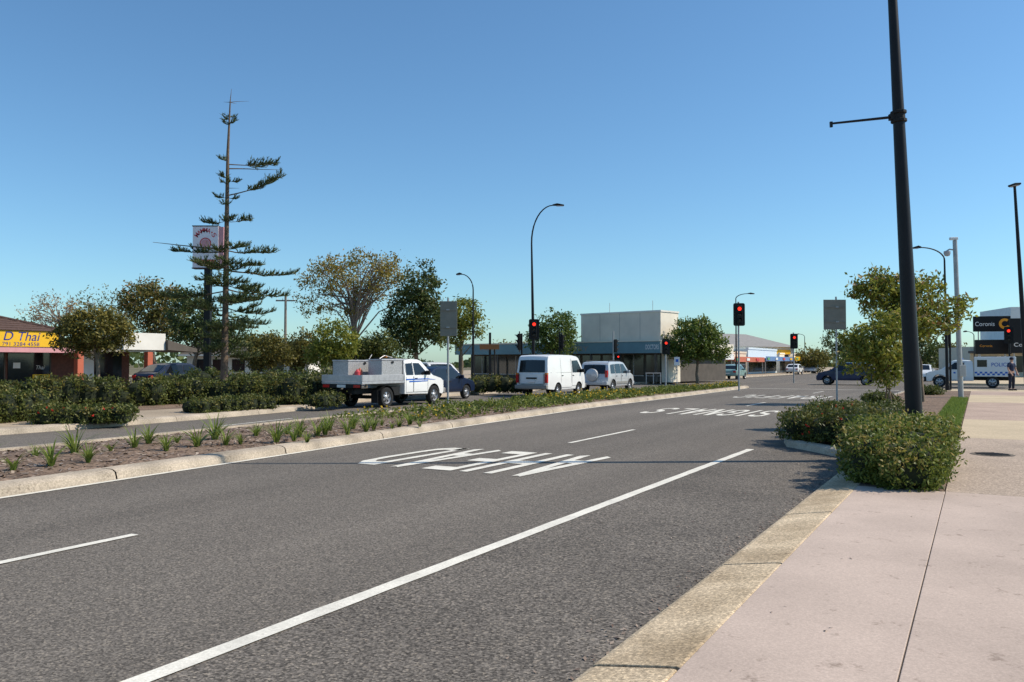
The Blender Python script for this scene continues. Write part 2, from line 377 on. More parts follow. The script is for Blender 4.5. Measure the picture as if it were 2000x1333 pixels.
for j in range(60):
    t0 = -6+j*1.1; t1 = t0+1.1
    if t1 > TE: break
    b.face([(*W(near_s(t0)-0.13, t0).xy, 0.008), (*W(near_s(t1)-0.13, t1).xy, 0.008), (*W(near_s(t1)-0.03, t1).xy, 0.008), (*W(near_s(t0)-0.03, t0).xy, 0.008)])
struct(b.build('edge_line', M['paint']))
b = MB()
for i in range(6200):
    t = rnd.uniform(2, 26); k = rnd.random(); s = (near_s(t)+0.32)*(1-k)+(far_s(t)-0.32)*k
    p = W(s, t, 0.108+0.07*math.sin(math.pi*k)); a = rnd.uniform(0, 6.3); L = rnd.uniform(.02, .06); w = rnd.uniform(.008, .022)
    dx = Vector((math.cos(a), math.sin(a), rnd.uniform(-.4, .4)))*L; dy = Vector((-math.sin(a), math.cos(a), rnd.uniform(-.3, .3)))*w
    b.face([p-dx-dy, p+dx-dy, p+dx+dy, p-dx+dy])
tag(b.build('bark_chips', M['chip'], fix=False), 'loose bark mulch chips covering the median bed', 'mulch', kind='stuff')
def kerb_right():
    pr = [(0, 0.0), (0.012, 0.045), (0.05, 0.058), (0.38, 0.108), (0.46, 0.118), (0.475, 0.115), (0.475, 0.02)]
    b = MB(); jt = MB(); t = -8.2
    while t < 12.7:
        t1 = min(t+2.43, 12.9); K = len(pr)
        a = [W(1.76-o+rnd.uniform(-.006, .006), t+0.016, z) for o, z in pr]; c = [W(1.76-o+rnd.uniform(-.006, .006), t1-0.016, z) for o, z in pr]
        b.add(a+c, [(k, k+1, K+k+1, K+k) for k in range(K-1)]+[tuple(range(K)), tuple(range(K, 2*K))])
        jt.add([W(1.75-o, tt, max(0, z-.014)) for tt in (t1-.02, t1+.02) for o, z in pr[1:6]], [(k, k+1, 5+k+1, 5+k) for k in range(4)]); t = t1
    struct(jt.build('kerb_joint', M['joint']))
    return struct(b.build('kerb', M['kerb_warm'], bevel=.006))
kerb_right()
bo = [W(1.76, 12.9), W(1.78, 14.0), W(2.0, 14.9), W(2.6, 15.7), W(3.2, 16.4), W(3.45, 17.4), W(3.5, 19), W(3.5, 35), W(3.5, 50), W(2.6, 53), W(0.5, 53.8), W(-12, 53.9)]
kerb([p for p in bo[::-1]], [(0, 0), (0.02, 0.11), (0.06, 0.135), (0.20, 0.14), (0.21, 0.05)], M['kerb'])
bedpoly = [W(0.36, 10.84), W(1.30, 10.84), W(1.30, 12.9), W(1.6, 14.1), W(1.85, 15.1), W(2.5, 15.95), W(3.05, 16.6), W(3.28, 17.5), W(3.3, 19), W(3.3, 50), W(0.36, 50)]
b = MB(); b.prism(bedpoly, 0.0, 0.115); struct(b.build('garden_bed', M['mulch']))
def slab(s0, s1, t0, t1, m, z=0.12, g=0.004):
    b = MB(); b.prism([W(s0+g, t0+g), W(s1-g, t0+g), W(s1-g, t1-g), W(s0+g, t1-g)][::-1], 0.0, z); return struct(b.build('footpath', m, bevel=0.004))
b = MB(); b.prism([W(-14, -10), W(1.27, -10), W(1.27, 10.82), W(.35, 10.82), W(.35, 50), W(-14, 50)], -0.01, 0.112); struct(b.build('footpath_base', M['joint']))
for t0, t1 in ((-8, -0.2), (-0.2, 10.82)):
    slab(0.345, 1.285, t0, t1, M['path_pink']); slab(-2.4, 0.345, t0, t1, M['path_pink']); slab(-14, -2.4, t0, t1, M['path_pink'])
slab(-14, 0.35, 10.82, 18.8, M['path_agg']); slab(-14, 0.35, 18.8, 25, M['path_cream']); slab(-14, 0.35, 25, 36, M['path_red']); slab(-14, .35, 36, 44, M['path_cream']); slab(-14, .35, 44, 50, M['path_red'])
b = MB(); b.prism([W(-12, 50), W(3.3, 50), W(2.4, 52.8), W(.5, 53.6), W(-12, 53.7)][::-1], 0, 0.12); struct(b.build('footpath', M['path_cream']))
b = MB(); b.prism([W(0.37, 19.5), W(1.0, 19.5), W(1.0, 40), W(0.37, 40)], 0.05, 0.125); struct(b.build('lawn', M['lawn']))
b = MB()
for i in range(8000):
    s = rnd.uniform(.37, 1.0); t = 19.5+20.5*rnd.random()**1.3; p = W(s, t, .12); h = rnd.uniform(.04, .11); a = rnd.uniform(0, 6.3); d = Vector((math.cos(a), math.sin(a), 0))*.008
    e = Vector((rnd.gauss(0, .02), rnd.gauss(0, .02), h)); b.face([p-d, p+d, p+e])
tag(b.build('grass', M['blade'], fix=False), 'strip of green grass between footpath and shrubs', 'grass', kind='stuff')
b = MB()
for i in range(520):
    t = rnd.uniform(2.5, 14); s = 1.78+abs(rnd.gauss(0, .10)) if rnd.random() < .75 else rnd.uniform(.5, 3.4); z = .012 if s > 1.76 else .124
    if 1.27 < s <= 1.76: continue
    p = W(s, t, z); a = rnd.uniform(0, 6.3); L = rnd.uniform(.006, .024); dx = Vector((math.cos(a), math.sin(a), .25))*L; dy = Vector((-math.sin(a), math.cos(a), .2))*L*.45
    b.face([p-dx, p-dy, p+dx, p+dy])
tag(b.build('leaf_litter', M['chip'], fix=False), 'dry leaf litter and grit scattered along the right gutter', 'leaf litter', kind='stuff')
o = thing('drain_cover', 'dark round drain cover set in the brown footpath', 'drain cover', G(1938, 888, .122))
b = MB(); b.lathe([(0.001, .004), (.30, .004), (.32, .002), (.34, -.01)], 28); b.build('cover_plate', M['joint'], o)
b = MB()
for i in range(-3, 4): b.box(-.25+abs(i)*.03, .25-abs(i)*.03, i*.075-.012, i*.075+.012, .004, .009)
b.build('rib', M['black_rough'], o)
lk = [W(18.9, -30), W(18.9, 8), W(18.95, 13), W(19.3, 17), W(19.8, 20.5), W(20.3, 22.5), W(21.6, 24.5), W(22.1, 27), W(22.2, 42), W(23, 45), W(26, 46.2), W(70, 46.4)]
kerb(lk, PRK, M['kerb'], 3.0)
vp = [p+n*0.3 for p in lk[:9]]+[W(23.3, 44.7), W(26, 45.9), W(90, 46.1), W(90, -30)]
b = MB(); b.prism(vp[::-1], -0.02, 0.13); struct(b.build('verge_path', M['sandy']))
sheet('verge_bed', [W(22.6, -20), W(22.6, 26), W(29.4, 26), W(29.4, -20)], 0.134, M['mulch'])
sheet('car_park', [W(29.5, -30), W(29.5, 44), W(90, 44), W(90, -30)], 0.136, M['asphalt'])
fk = [W(60, 58.2), W(24, 58.4), W(22.6, 59.5), W(22.4, 62), W(22.4, 300)]
kerb(fk, [(0, 0), (.02, .12), (.06, .14), (.3, .145), (.31, .05)], M['kerb'])
b = MB(); b.prism([W(60, 58.5), W(24, 58.7), W(22.9, 59.6), W(22.7, 62), W(22.7, 300), W(90, 300), W(90, 58.5)], -.02, .13); struct(b.build('footpath', M['sandy']))
b = MB(); b.prism([W(-80, 68.4), W(.8, 68.4), W(2.0, 69.4), W(2.2, 72), W(2.2, 300), W(-80, 300)], -.02, .13); struct(b.build('footpath', M['path_cream']))

# ---------------------------------------------------------------- vegetation
def rvec():
    while True:
        v = Vector((rnd.uniform(-1, 1), rnd.uniform(-1, 1), rnd.uniform(-1, 1)))
        if 0.05 < v.length < 1: return v.normalized()
def leaf(b, p, L, w, nrm=None, m=0):
    d = rvec()
    if nrm is not None: d = (d+nrm*0.3).normalized()
    e = d.cross(rvec())
    if e.length < 1e-3: return
    e.normalize(); a = d*L; c = e*w
    b.face([p-a, p+c, p+a, p-c], m)
def tree(label, pos, blobs, trunk_r, fork, lm, clumps, per, spread, L, bark='bark', nb=14, group=None, name='leafy_tree', twigs=0, stems=1, tips=None, seed=None, inner=0.45):
    global rnd
    rr = random.Random(seed if seed is not None else int(pos.x*100+pos.y*37)); old = rnd; rnd = rr
    o = thing(name, label, 'tree', pos, 0, group)
    cen = []; wts = [q[3]*q[4]*q[5] for q in blobs]
    for i in range(clumps):
        q = rr.choices(blobs, wts)[0]; v = rvec()
        k = inner+(1-inner)*rr.random()**0.6
        k *= rr.uniform(.85, 1.15)
        cen.append(Vector((q[0]+v.x*q[3]*k, q[1]+v.y*q[4]*k, q[2]+v.z*q[5]*k)))
    b = MB()
    for c in cen:
        sz = rr.uniform(.6, 1.3); q = int(per*rr.uniform(.5, 1.4))
        for j in range(q):
            p = c+Vector((rr.gauss(0, spread*sz), rr.gauss(0, spread*sz), rr.gauss(0, spread*sz*.75)))
            leaf(b, p, L*rr.uniform(.6, 1.3), L*.42*rr.uniform(.7, 1.2), m=(1 if tips and rr.random() < .2 and p.z > c.z else 0))
    b.build('crown', [lm]+([tips] if tips else [lm]), o, fix=False)
    b = MB()
    zc = sum(q[2]*w for q, w in zip(blobs, wts))/sum(wts); xc = sum(q[0]*w for q, w in zip(blobs, wts))/sum(wts)
    forks = []
    for k in range(stems):
        off = Vector((rr.uniform(-.12, .12)*(stems-1), rr.uniform(-.12, .12)*(stems-1), 0))
        top = Vector((xc*.4+rr.uniform(-.1, .1)*fork*stems, rr.uniform(-.1, .1)*fork, fork)); mid = top*.5+Vector((rr.uniform(-.06, .06)*fork, rr.uniform(-.06, .06)*fork, 0))+off*.5
        r0 = trunk_r/(stems**.5)
        b.tube([off+Vector((0, 0, -.05)), off+Vector((0, 0, .15)), mid, top], [r0*1.35, r0, r0*.85, r0*.7], 9); forks.append((top, r0*.7))
        tt = Vector((xc*.8, 0, zc)); b.tube([top, (top+tt)/2+Vector((rr.uniform(-.1, .1), rr.uniform(-.1, .1), 0)), tt], [r0*.7, r0*.5, r0*.28], 7)
    for i in range(nb):
        f, fr = rr.choice(forks); c = rr.choice(cen)
        st = f.lerp(Vector((xc*.8, 0, zc)), rr.uniform(0, .8)); m = st.lerp(c, .5)+Vector((rr.gauss(0, .12), rr.gauss(0, .12), rr.uniform(-.1, .35)))*(c-st).length*.4
        r1 = fr*rr.uniform(.28, .5)
        b.tube([st, m, c], [r1, r1*.6, r1*.2], 5, cap=False)
        for k in range(twigs):
            q = m.lerp(c, rr.uniform(0.1, .9)); e = q+((c-st).normalized()*.6+rvec()).normalized()*(c-st).length*rr.uniform(.12, .25)
            b.tube([q, (q+e)/2+rvec()*.06, e], [r1*.3, r1*.2, r1*.1], 4, cap=False)
    b.build('trunk', M[bark], o, smooth=True)
    rnd = old
    return o
def bl(pos, items, Y):
    out = []
    for (px, py, rx, ry) in items:
        q = At(px, Y); k = Y/F
        out.append((q.x-pos.x, rnd.uniform(-.3, .3)*rx*k, Hz(py, Y), rx*k, rx*k*.95, ry*k))
    return out
def ptree(label, bx, Y, items, *a, z=0.1, **k):
    p = At(bx, Y, z); return tree(label, p, bl(p, items, Y), *a, **k)
GT = 'trees behind the left verge'
ptree('small round-headed olive tree on the verge in front of the yellow sign', 182, 30, [(182, 655, 68, 42), (150, 668, 42, 28), (222, 665, 38, 30), (185, 632, 45, 24)], .085, 1.5, M['leaf_olive'], 340, 24, .13, .078, nb=14, tips=M['leaf_yellow'])
ptree('sparse grey leafless tree far left behind the tiled roof', 120, 78, [(110, 605, 52, 34), (75, 615, 30, 26), (150, 610, 30, 30)], .22, 2.6, M['leaf_brown'], 120, 10, .3, .13, 'bark_grey', 40, twigs=4, group=GT)
ptree('sparse grey tree behind shop left of the olive tree', 205, 75, [(205, 600, 45, 38), (230, 630, 40, 34)], .2, 2.4, M['leaf_olive'], 130, 12, .3, .14, 'bark_grey', 26, twigs=4, group=GT)
ptree('olive and rust coloured tree behind the white fascia', 300, 66, [(285, 600, 48, 48), (335, 610, 42, 45), (265, 580, 30, 30), (310, 570, 35, 22), (320, 640, 50, 32)], .24, 2.4, M['leaf_olive'], 320, 22, .3, .16, nb=18, twigs=2, tips=M['leaf_brown'], group=GT)
ptree('dark leafy tree behind the pine by the sign post', 375, 58, [(370, 620, 45, 55), (395, 650, 45, 35), (460, 650, 35, 38), (430, 670, 45, 30)], .2, 1.6, M['leaf_dark'], 330, 24, .25, .14, nb=10, group=GT)
ptree('large open-crowned tree with yellow leaves and bare twigs', 690, 62, [(705, 535, 78, 42), (628, 548, 46, 32), (758, 558, 50, 50), (668, 590, 58, 36), (602, 575, 34, 32), (655, 522, 45, 24), (770, 525, 32, 26), (620, 600, 40, 26)], .26, 2.6, M['leaf_yellow'], 470, 15, .26, .125, 'bark_grey', 60, twigs=5, inner=.4, tips=M['leaf_brown'], group=GT)
ptree('tall dense dark green tree beside the open-crowned tree', 812, 55, [(825, 560, 42, 44), (800, 620, 52, 55), (840, 635, 44, 50), (790, 660, 40, 38)], .22, 1.4, M['leaf_dark'], 360, 28, .26, .14, nb=14, tips=M['leaf_olive'], group=GT)
ptree('yellow green tree just right of the tall dense tree', 900, 60, [(905, 615, 36, 32), (885, 645, 34, 34), (925, 640, 22, 22)], .17, 1.5, M['leaf_bright'], 180, 24, .24, .13, nb=10, group=GT)
for (x, Y, items, lab, lm) in (
    (655, 47, [(655, 670, 42, 40), (640, 695, 40, 28)], 'small golden green tree above the utility boxes of the tray truck', 'leaf_bright'),
    (530, 50, [(530, 685, 48, 30), (505, 700, 34, 28)], 'low spreading olive tree right of the pine', 'leaf_olive'),
    (590, 52, [(592, 685, 36, 32), (575, 705, 30, 22)], 'small bushy tree between the pine and the tray truck', 'leaf_olive'),
    (715, 50, [(715, 690, 34, 28), (745, 685, 30, 34)], 'small dark bushy tree left of the tall dense tree', 'leaf_hedge')):
    ptree(lab, x, Y, items, .09, .9, M[lm], 220, 22, .2, .115, nb=8, group=GT)
ptree('dark green tree behind the traffic lights by the bakery', 1075, 64, [(1085, 650, 44, 40), (1062, 665, 34, 32), (1105, 675, 28, 26)], .15, 1.4, M['leaf_green'], 260, 24, .24, .13, nb=8)
ptree('dense rounded green tree in front of the doctors building', 1362, 62, [(1362, 668, 54, 40), (1340, 690, 36, 25), (1390, 685, 32, 28), (1362, 645, 35, 20)], .13, 1.3, M['leaf_green'], 400, 26, .2, .13, nb=12, tips=M['leaf_bright'])
ptree('thin trunked young tree nearest the black pole', 1752, 20, [(1712, 680, 50, 42), (1738, 640, 40, 30), (1688, 712, 42, 30), (1748, 715, 30, 34), (1676, 672, 30, 24), (1725, 745, 34, 18)], .055, .9, M['leaf_bright'], 260, 17, .085, .066, nb=30, stems=4, tips=M['leaf_tip'], inner=.3, twigs=1)
ptree('larger spreading tree with orange tipped leaves behind black pole', 1800, 32, [(1735, 580, 62, 44), (1800, 595, 58, 50), (1700, 562, 32, 24), (1872, 605, 34, 24), (1760, 640, 56, 34), (1835, 645, 35, 26)], .10, 1.5, M['leaf_bright'], 400, 21, .15, .105, nb=30, stems=2, tips=M['leaf_brown'], inner=.35, twigs=1)
far = [(1590, 130, [(1590, 705, 32, 22)], 'leaf_olive', 'low olive tree at the far end of the road'), (1635, 150, [(1635, 665, 28, 30), (1650, 690, 25, 22)], 'leaf_dark', 'tall dark tree behind the crossing blue car'),
       (1685, 140, [(1685, 690, 30, 28)], 'leaf_dark', 'dark far tree left of the spreading tree'), (1720, 120, [(1715, 695, 40, 25)], 'leaf_green', 'green far tree behind the young tree trunk'),
       (1800, 110, [(1800, 690, 40, 28)], 'leaf_dark', 'dark far tree right of the black pole'), (1855, 130, [(1850, 695, 30, 22)], 'leaf_olive', 'olive far tree behind the camera pole'),
       (20, 90, [(20, 660, 60, 40)], 'leaf_dark', 'dark tree hidden behind the tiled roof'), (480, 95, [(480, 690, 60, 26)], 'leaf_dark', 'dark low tree behind the white house'), (1000, 105, [(1000, 692, 40, 20)], 'leaf_olive', 'olive tree behind the flat roofed shop')]
for (x, Y, it, lm, lab) in far:
    ptree(lab, x, Y, it, .2, 1.5, M[lm], 130, 18, .45, .26, nb=6, group='distant trees')
b = MB()
for i in range(7000):
    a = rnd.uniform(-.95, .95); Y = rnd.uniform(260, 420); x = a*Y; hh = 5+3*math.sin(x*.031)+2*math.sin(x*.11+1)
    leaf(b, Vector((x, Y, max(.2, hh*rnd.random()**.7))), 1.2, .9)
tag(b.build('distant_wood', M['leaf_dark'], fix=False), 'far-off band of trees along the horizon', 'wood', kind='stuff')

def shrub(name, label, cat, blobs, lm, nleaf, L, pos=Vector((0, 0, 0)), flowers=0, fm=None, tips=None, group=None, core=.78, boxy=1.0, per=14, loose=1.0):
    """leafy mass on boxy lobes: dark core, leaves gathered in sprigs with twigs standing proud"""
    o = thing(name, label, cat, pos, 0, group)
    sg = lambda a: math.copysign(abs(a)**boxy, a); ex = 2/boxy
    b = MB()
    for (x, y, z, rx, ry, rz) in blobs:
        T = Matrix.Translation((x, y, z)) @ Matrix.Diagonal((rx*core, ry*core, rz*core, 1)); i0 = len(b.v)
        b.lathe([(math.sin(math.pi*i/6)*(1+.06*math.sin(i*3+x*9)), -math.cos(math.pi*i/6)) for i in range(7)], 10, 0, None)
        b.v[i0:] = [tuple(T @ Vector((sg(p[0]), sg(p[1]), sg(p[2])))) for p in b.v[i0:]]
    b.build('stems', M['core'], o, fix=False)  # solid near-black core paints the shaded depth behind the leaves; no stems modelled
    b = MB(); w = [q[3]*q[4]+q[4]*q[5] for q in blobs]; k = 0; tries = 0
    while k < nleaf and tries < nleaf*3:
        tries += 1
        x, y, z, rx, ry, rz = rnd.choices(blobs, w)[0]; v = rvec(); r = rnd.uniform(.82, 1.05)
        proud = rnd.random() < .14
        if proud: r *= 1+rnd.uniform(.04, .14)*loose
        q_ = Vector((sg(v.x), sg(v.y), sg(v.z)))
        c = Vector((x+q_.x*rx*r, y+q_.y*ry*r, z+q_.z*rz*r))
        if c.z < .03: continue
        if any((abs(c.x-q[0])/q[3])**ex+(abs(c.y-q[1])/q[4])**ex+(abs(c.z-q[2])/q[5])**ex < .45 for q in blobs): continue
        sp = L*1.15*rnd.uniform(.7, 1.5); tp = 1 if (tips and v.z > 0 and rnd.random() < .22) else 0
        for j in range(5 if proud else int(per*rnd.uniform(.5, 1.3))):
            k += 1
            p = c+Vector((rnd.gauss(0, sp), rnd.gauss(0, sp), rnd.gauss(0, sp*.8)))
            if p.z < .015: continue
            leaf(b, p, L*rnd.uniform(.6, 1.3), L*.42, v, tp)
    b.build('foliage', [lm, tips or lm], o, fix=False)
    if flowers:
        b = MB(); k = 0
        while k < flowers:
            x, y, z, rx, ry, rz = rnd.choice(blobs); v = rvec()
            if v.y > .2 or v.z < -.3: continue
            p = Vector((x+sg(v.x)*rx*1.08, y+sg(v.y)*ry*1.08, z+sg(v.z)*rz*1.08))
            for j in range(5): leaf(b, p+rvec()*L*.35, L*.6, L*.4)
            k += 1
        b.build('blossom', fm, o, fix=False)
    return o
def hedge_blobs(p0, p1, width, h, step=.5, jit=.12):
    d = p1-p0; N = max(1, int(d.length/step)); out = []
    q = Vector((-d.y, d.x, 0)).normalized() if d.length > 0 else Vector((0, 1, 0))
    for i in range(N+1):
        c = d*(i/N)
        for k in (-1, 1):
            e = c+q*k*width*.25
            hh = h*rnd.uniform(1-jit, 1+jit)
            out.append((e.x, e.y, hh*.48, step*.85, width*.36, hh*.54))
    return out
GH = 'hedges along the left verge'
def phedge(label, a, c, w, h, lm, nl, L, group=GH, boxy=.8, **k):
    p0, p1 = G(*a, .1), G(*c, .1); p0.z = p1.z = .1
    return shrub('hedge', label, 'hedge', hedge_blobs(p0, p1, w, h, **k), lm, nl, L, p0, group=group, boxy=boxy, tips=M['leaf_olive'])
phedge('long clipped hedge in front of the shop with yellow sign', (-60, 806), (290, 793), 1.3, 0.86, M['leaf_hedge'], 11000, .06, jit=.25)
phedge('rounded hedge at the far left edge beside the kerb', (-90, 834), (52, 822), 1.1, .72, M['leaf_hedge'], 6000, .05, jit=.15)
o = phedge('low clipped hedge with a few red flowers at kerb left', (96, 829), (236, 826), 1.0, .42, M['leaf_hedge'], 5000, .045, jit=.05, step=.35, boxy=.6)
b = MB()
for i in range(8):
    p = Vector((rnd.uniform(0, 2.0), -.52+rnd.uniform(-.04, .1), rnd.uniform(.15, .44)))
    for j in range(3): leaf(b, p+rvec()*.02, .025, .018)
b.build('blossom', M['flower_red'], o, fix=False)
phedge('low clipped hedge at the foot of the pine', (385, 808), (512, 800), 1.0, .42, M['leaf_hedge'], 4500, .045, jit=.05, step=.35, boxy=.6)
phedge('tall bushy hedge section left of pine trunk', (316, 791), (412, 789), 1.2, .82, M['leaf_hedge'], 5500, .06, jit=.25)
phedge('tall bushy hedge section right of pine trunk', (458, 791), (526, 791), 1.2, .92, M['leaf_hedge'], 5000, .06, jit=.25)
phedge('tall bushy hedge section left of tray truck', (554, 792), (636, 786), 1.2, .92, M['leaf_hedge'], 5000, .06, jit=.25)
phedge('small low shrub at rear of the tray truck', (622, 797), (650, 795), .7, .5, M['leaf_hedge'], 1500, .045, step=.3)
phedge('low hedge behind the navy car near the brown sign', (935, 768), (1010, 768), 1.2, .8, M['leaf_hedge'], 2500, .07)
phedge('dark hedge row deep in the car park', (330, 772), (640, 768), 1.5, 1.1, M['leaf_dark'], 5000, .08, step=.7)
def S(s, t, z, rs, rt, rz, base):
    p = W(s, t, z)-base; return (p.x, p.y, z, (rs+rt)/2, (rs+rt)/2, rz)
base = W(1.0, 12.2, .1)
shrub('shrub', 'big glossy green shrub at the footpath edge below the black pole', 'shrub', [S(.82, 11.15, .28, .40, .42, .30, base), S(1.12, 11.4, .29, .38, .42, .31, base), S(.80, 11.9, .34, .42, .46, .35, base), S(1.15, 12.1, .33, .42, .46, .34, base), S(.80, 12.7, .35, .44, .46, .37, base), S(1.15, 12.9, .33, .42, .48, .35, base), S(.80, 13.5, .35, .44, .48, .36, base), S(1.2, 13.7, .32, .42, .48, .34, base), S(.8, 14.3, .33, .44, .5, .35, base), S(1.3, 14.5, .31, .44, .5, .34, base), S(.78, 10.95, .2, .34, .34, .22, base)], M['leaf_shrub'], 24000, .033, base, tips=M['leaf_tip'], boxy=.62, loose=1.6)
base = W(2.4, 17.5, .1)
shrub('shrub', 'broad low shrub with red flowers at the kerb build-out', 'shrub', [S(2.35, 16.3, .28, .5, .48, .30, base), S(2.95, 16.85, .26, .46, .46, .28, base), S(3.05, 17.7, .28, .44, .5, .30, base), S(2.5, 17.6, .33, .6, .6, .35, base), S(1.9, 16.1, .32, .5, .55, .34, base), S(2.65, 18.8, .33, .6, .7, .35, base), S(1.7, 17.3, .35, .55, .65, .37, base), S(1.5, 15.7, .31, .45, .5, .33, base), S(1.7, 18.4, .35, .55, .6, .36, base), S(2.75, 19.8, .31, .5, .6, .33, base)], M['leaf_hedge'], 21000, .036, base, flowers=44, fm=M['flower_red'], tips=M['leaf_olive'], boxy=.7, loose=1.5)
for (px, py, lab, h) in ((1715, 790, 'small green shrub at the foot of the young tree', .4), (1810, 772, 'small low shrub by the camera pole', .4)):
    p = G(px, py, .1); shrub('shrub', lab, 'shrub', [(0, 0, h*.5, .5, .5, h*.55), (.4, .1, h*.4, .4, .4, h*.45)], M['leaf_hedge'], 2500, .05, p)

def tuft_mesh(nb, h):
    b = MB()
    for i in range(nb):
        a = rnd.uniform(0, 6.283); L = h*rnd.uniform(.55, 1.15); out = rnd.uniform(.2, .85)*L; w = .013
        d = Vector((math.cos(a), math.sin(a), 0)); q = Vector((-d.y, d.x, 0)); st = d*rnd.uniform(0, .04)
        P = []
        for j in range(5):
            f = j/4; P.append(st+d*out*f*f+d*out*.25*f+Vector((0, 0, L*(f-.42*f*f*(out/L)*1.2))))
        for j in range(4):
            w0 = w*(1-(j/4)**2*.9); w1 = w*(1-((j+1)/4)**2*.95)
            b.add([P[j]-q*w0, P[j]+q*w0, P[j+1]+q*w1, P[j+1]-q*w1], [(0, 1, 2, 3)])
    me = bpy.data.meshes.new('strappy_plant'); me.from_pydata(b.v, [], b.f); me.materials.append(M['blade']); return me
tufts = [tuft_mesh(18+5*k, .34+.03*k) for k in range(5)]
spots = [(25, 918), (70, 893), (100, 910), (145, 887), (172, 902), (215, 882), (262, 876), (325, 880), (385, 872), (290, 868), (345, 866), (440, 868), (470, 866), (540, 862), (585, 852), (560, 848), (620, 850), (645, 840), (690, 836), (715, 842), (745, 830), (780, 832), (680, 848), (500, 852), (420, 860), (-30, 905), (600, 862), (575, 860), (635, 848), (730, 838), (765, 836), (800, 828), (820, 832)]
for i, (px, py) in enumerate(spots):
    o = bpy.data.objects.new('strappy_plant', tufts[i % 5]); col.objects.link(o); o.location = G(px, py+2, .14)
    k = rnd.uniform(.7, 1.3); o.rotation_euler = (0, 0, i*1.3); o.scale = (k, k, k*rnd.uniform(.9, 1.15))
    tag(o, 'tuft of strappy green leaves growing in the mulch of the median', 'plant', 'strappy plants in the median')
b = MB(); fl = MB()
for i in range(5200):
    t = 17+(TE-18)*rnd.random()**1.25; k = .08+.84*rnd.random(); s = (near_s(t)+.35)*(1-k)+(far_s(t)-.35)*k
    dens = .5+.5*math.sin(t*.9+s*1.7)
    if t < 25 and rnd.random() > (t-15)/13: continue
    if rnd.random() > .28+.75*dens: continue
    p = W(s, t, .13); hh = rnd.uniform(.08, .26)*(.5+.75*dens)
    for j in range(6):
        v = rvec(); v.z = abs(v.z)
        leaf(b, p+Vector((v.x*.16, v.y*.16, v.z*hh)), .08, .024, Vector((0, 0, 1)))
    if (math.sin(t*.37+2.2) > 0) and rnd.random() < .34:
        q = p+Vector((rnd.gauss(0, .1), rnd.gauss(0, .1), hh+.04))
        for j in range(3): leaf(fl, q, .038, .028, Vector((0, 0, 1)))
tag(b.build('ground_cover', M['leaf_shrub'], fix=False), 'low green ground cover planted along the median', 'ground cover', kind='stuff')
tag(fl.build('yellow_flowers', M['flower_yellow'], fix=False), 'yellow flowers scattered over the median planting', 'flowers', kind='stuff')

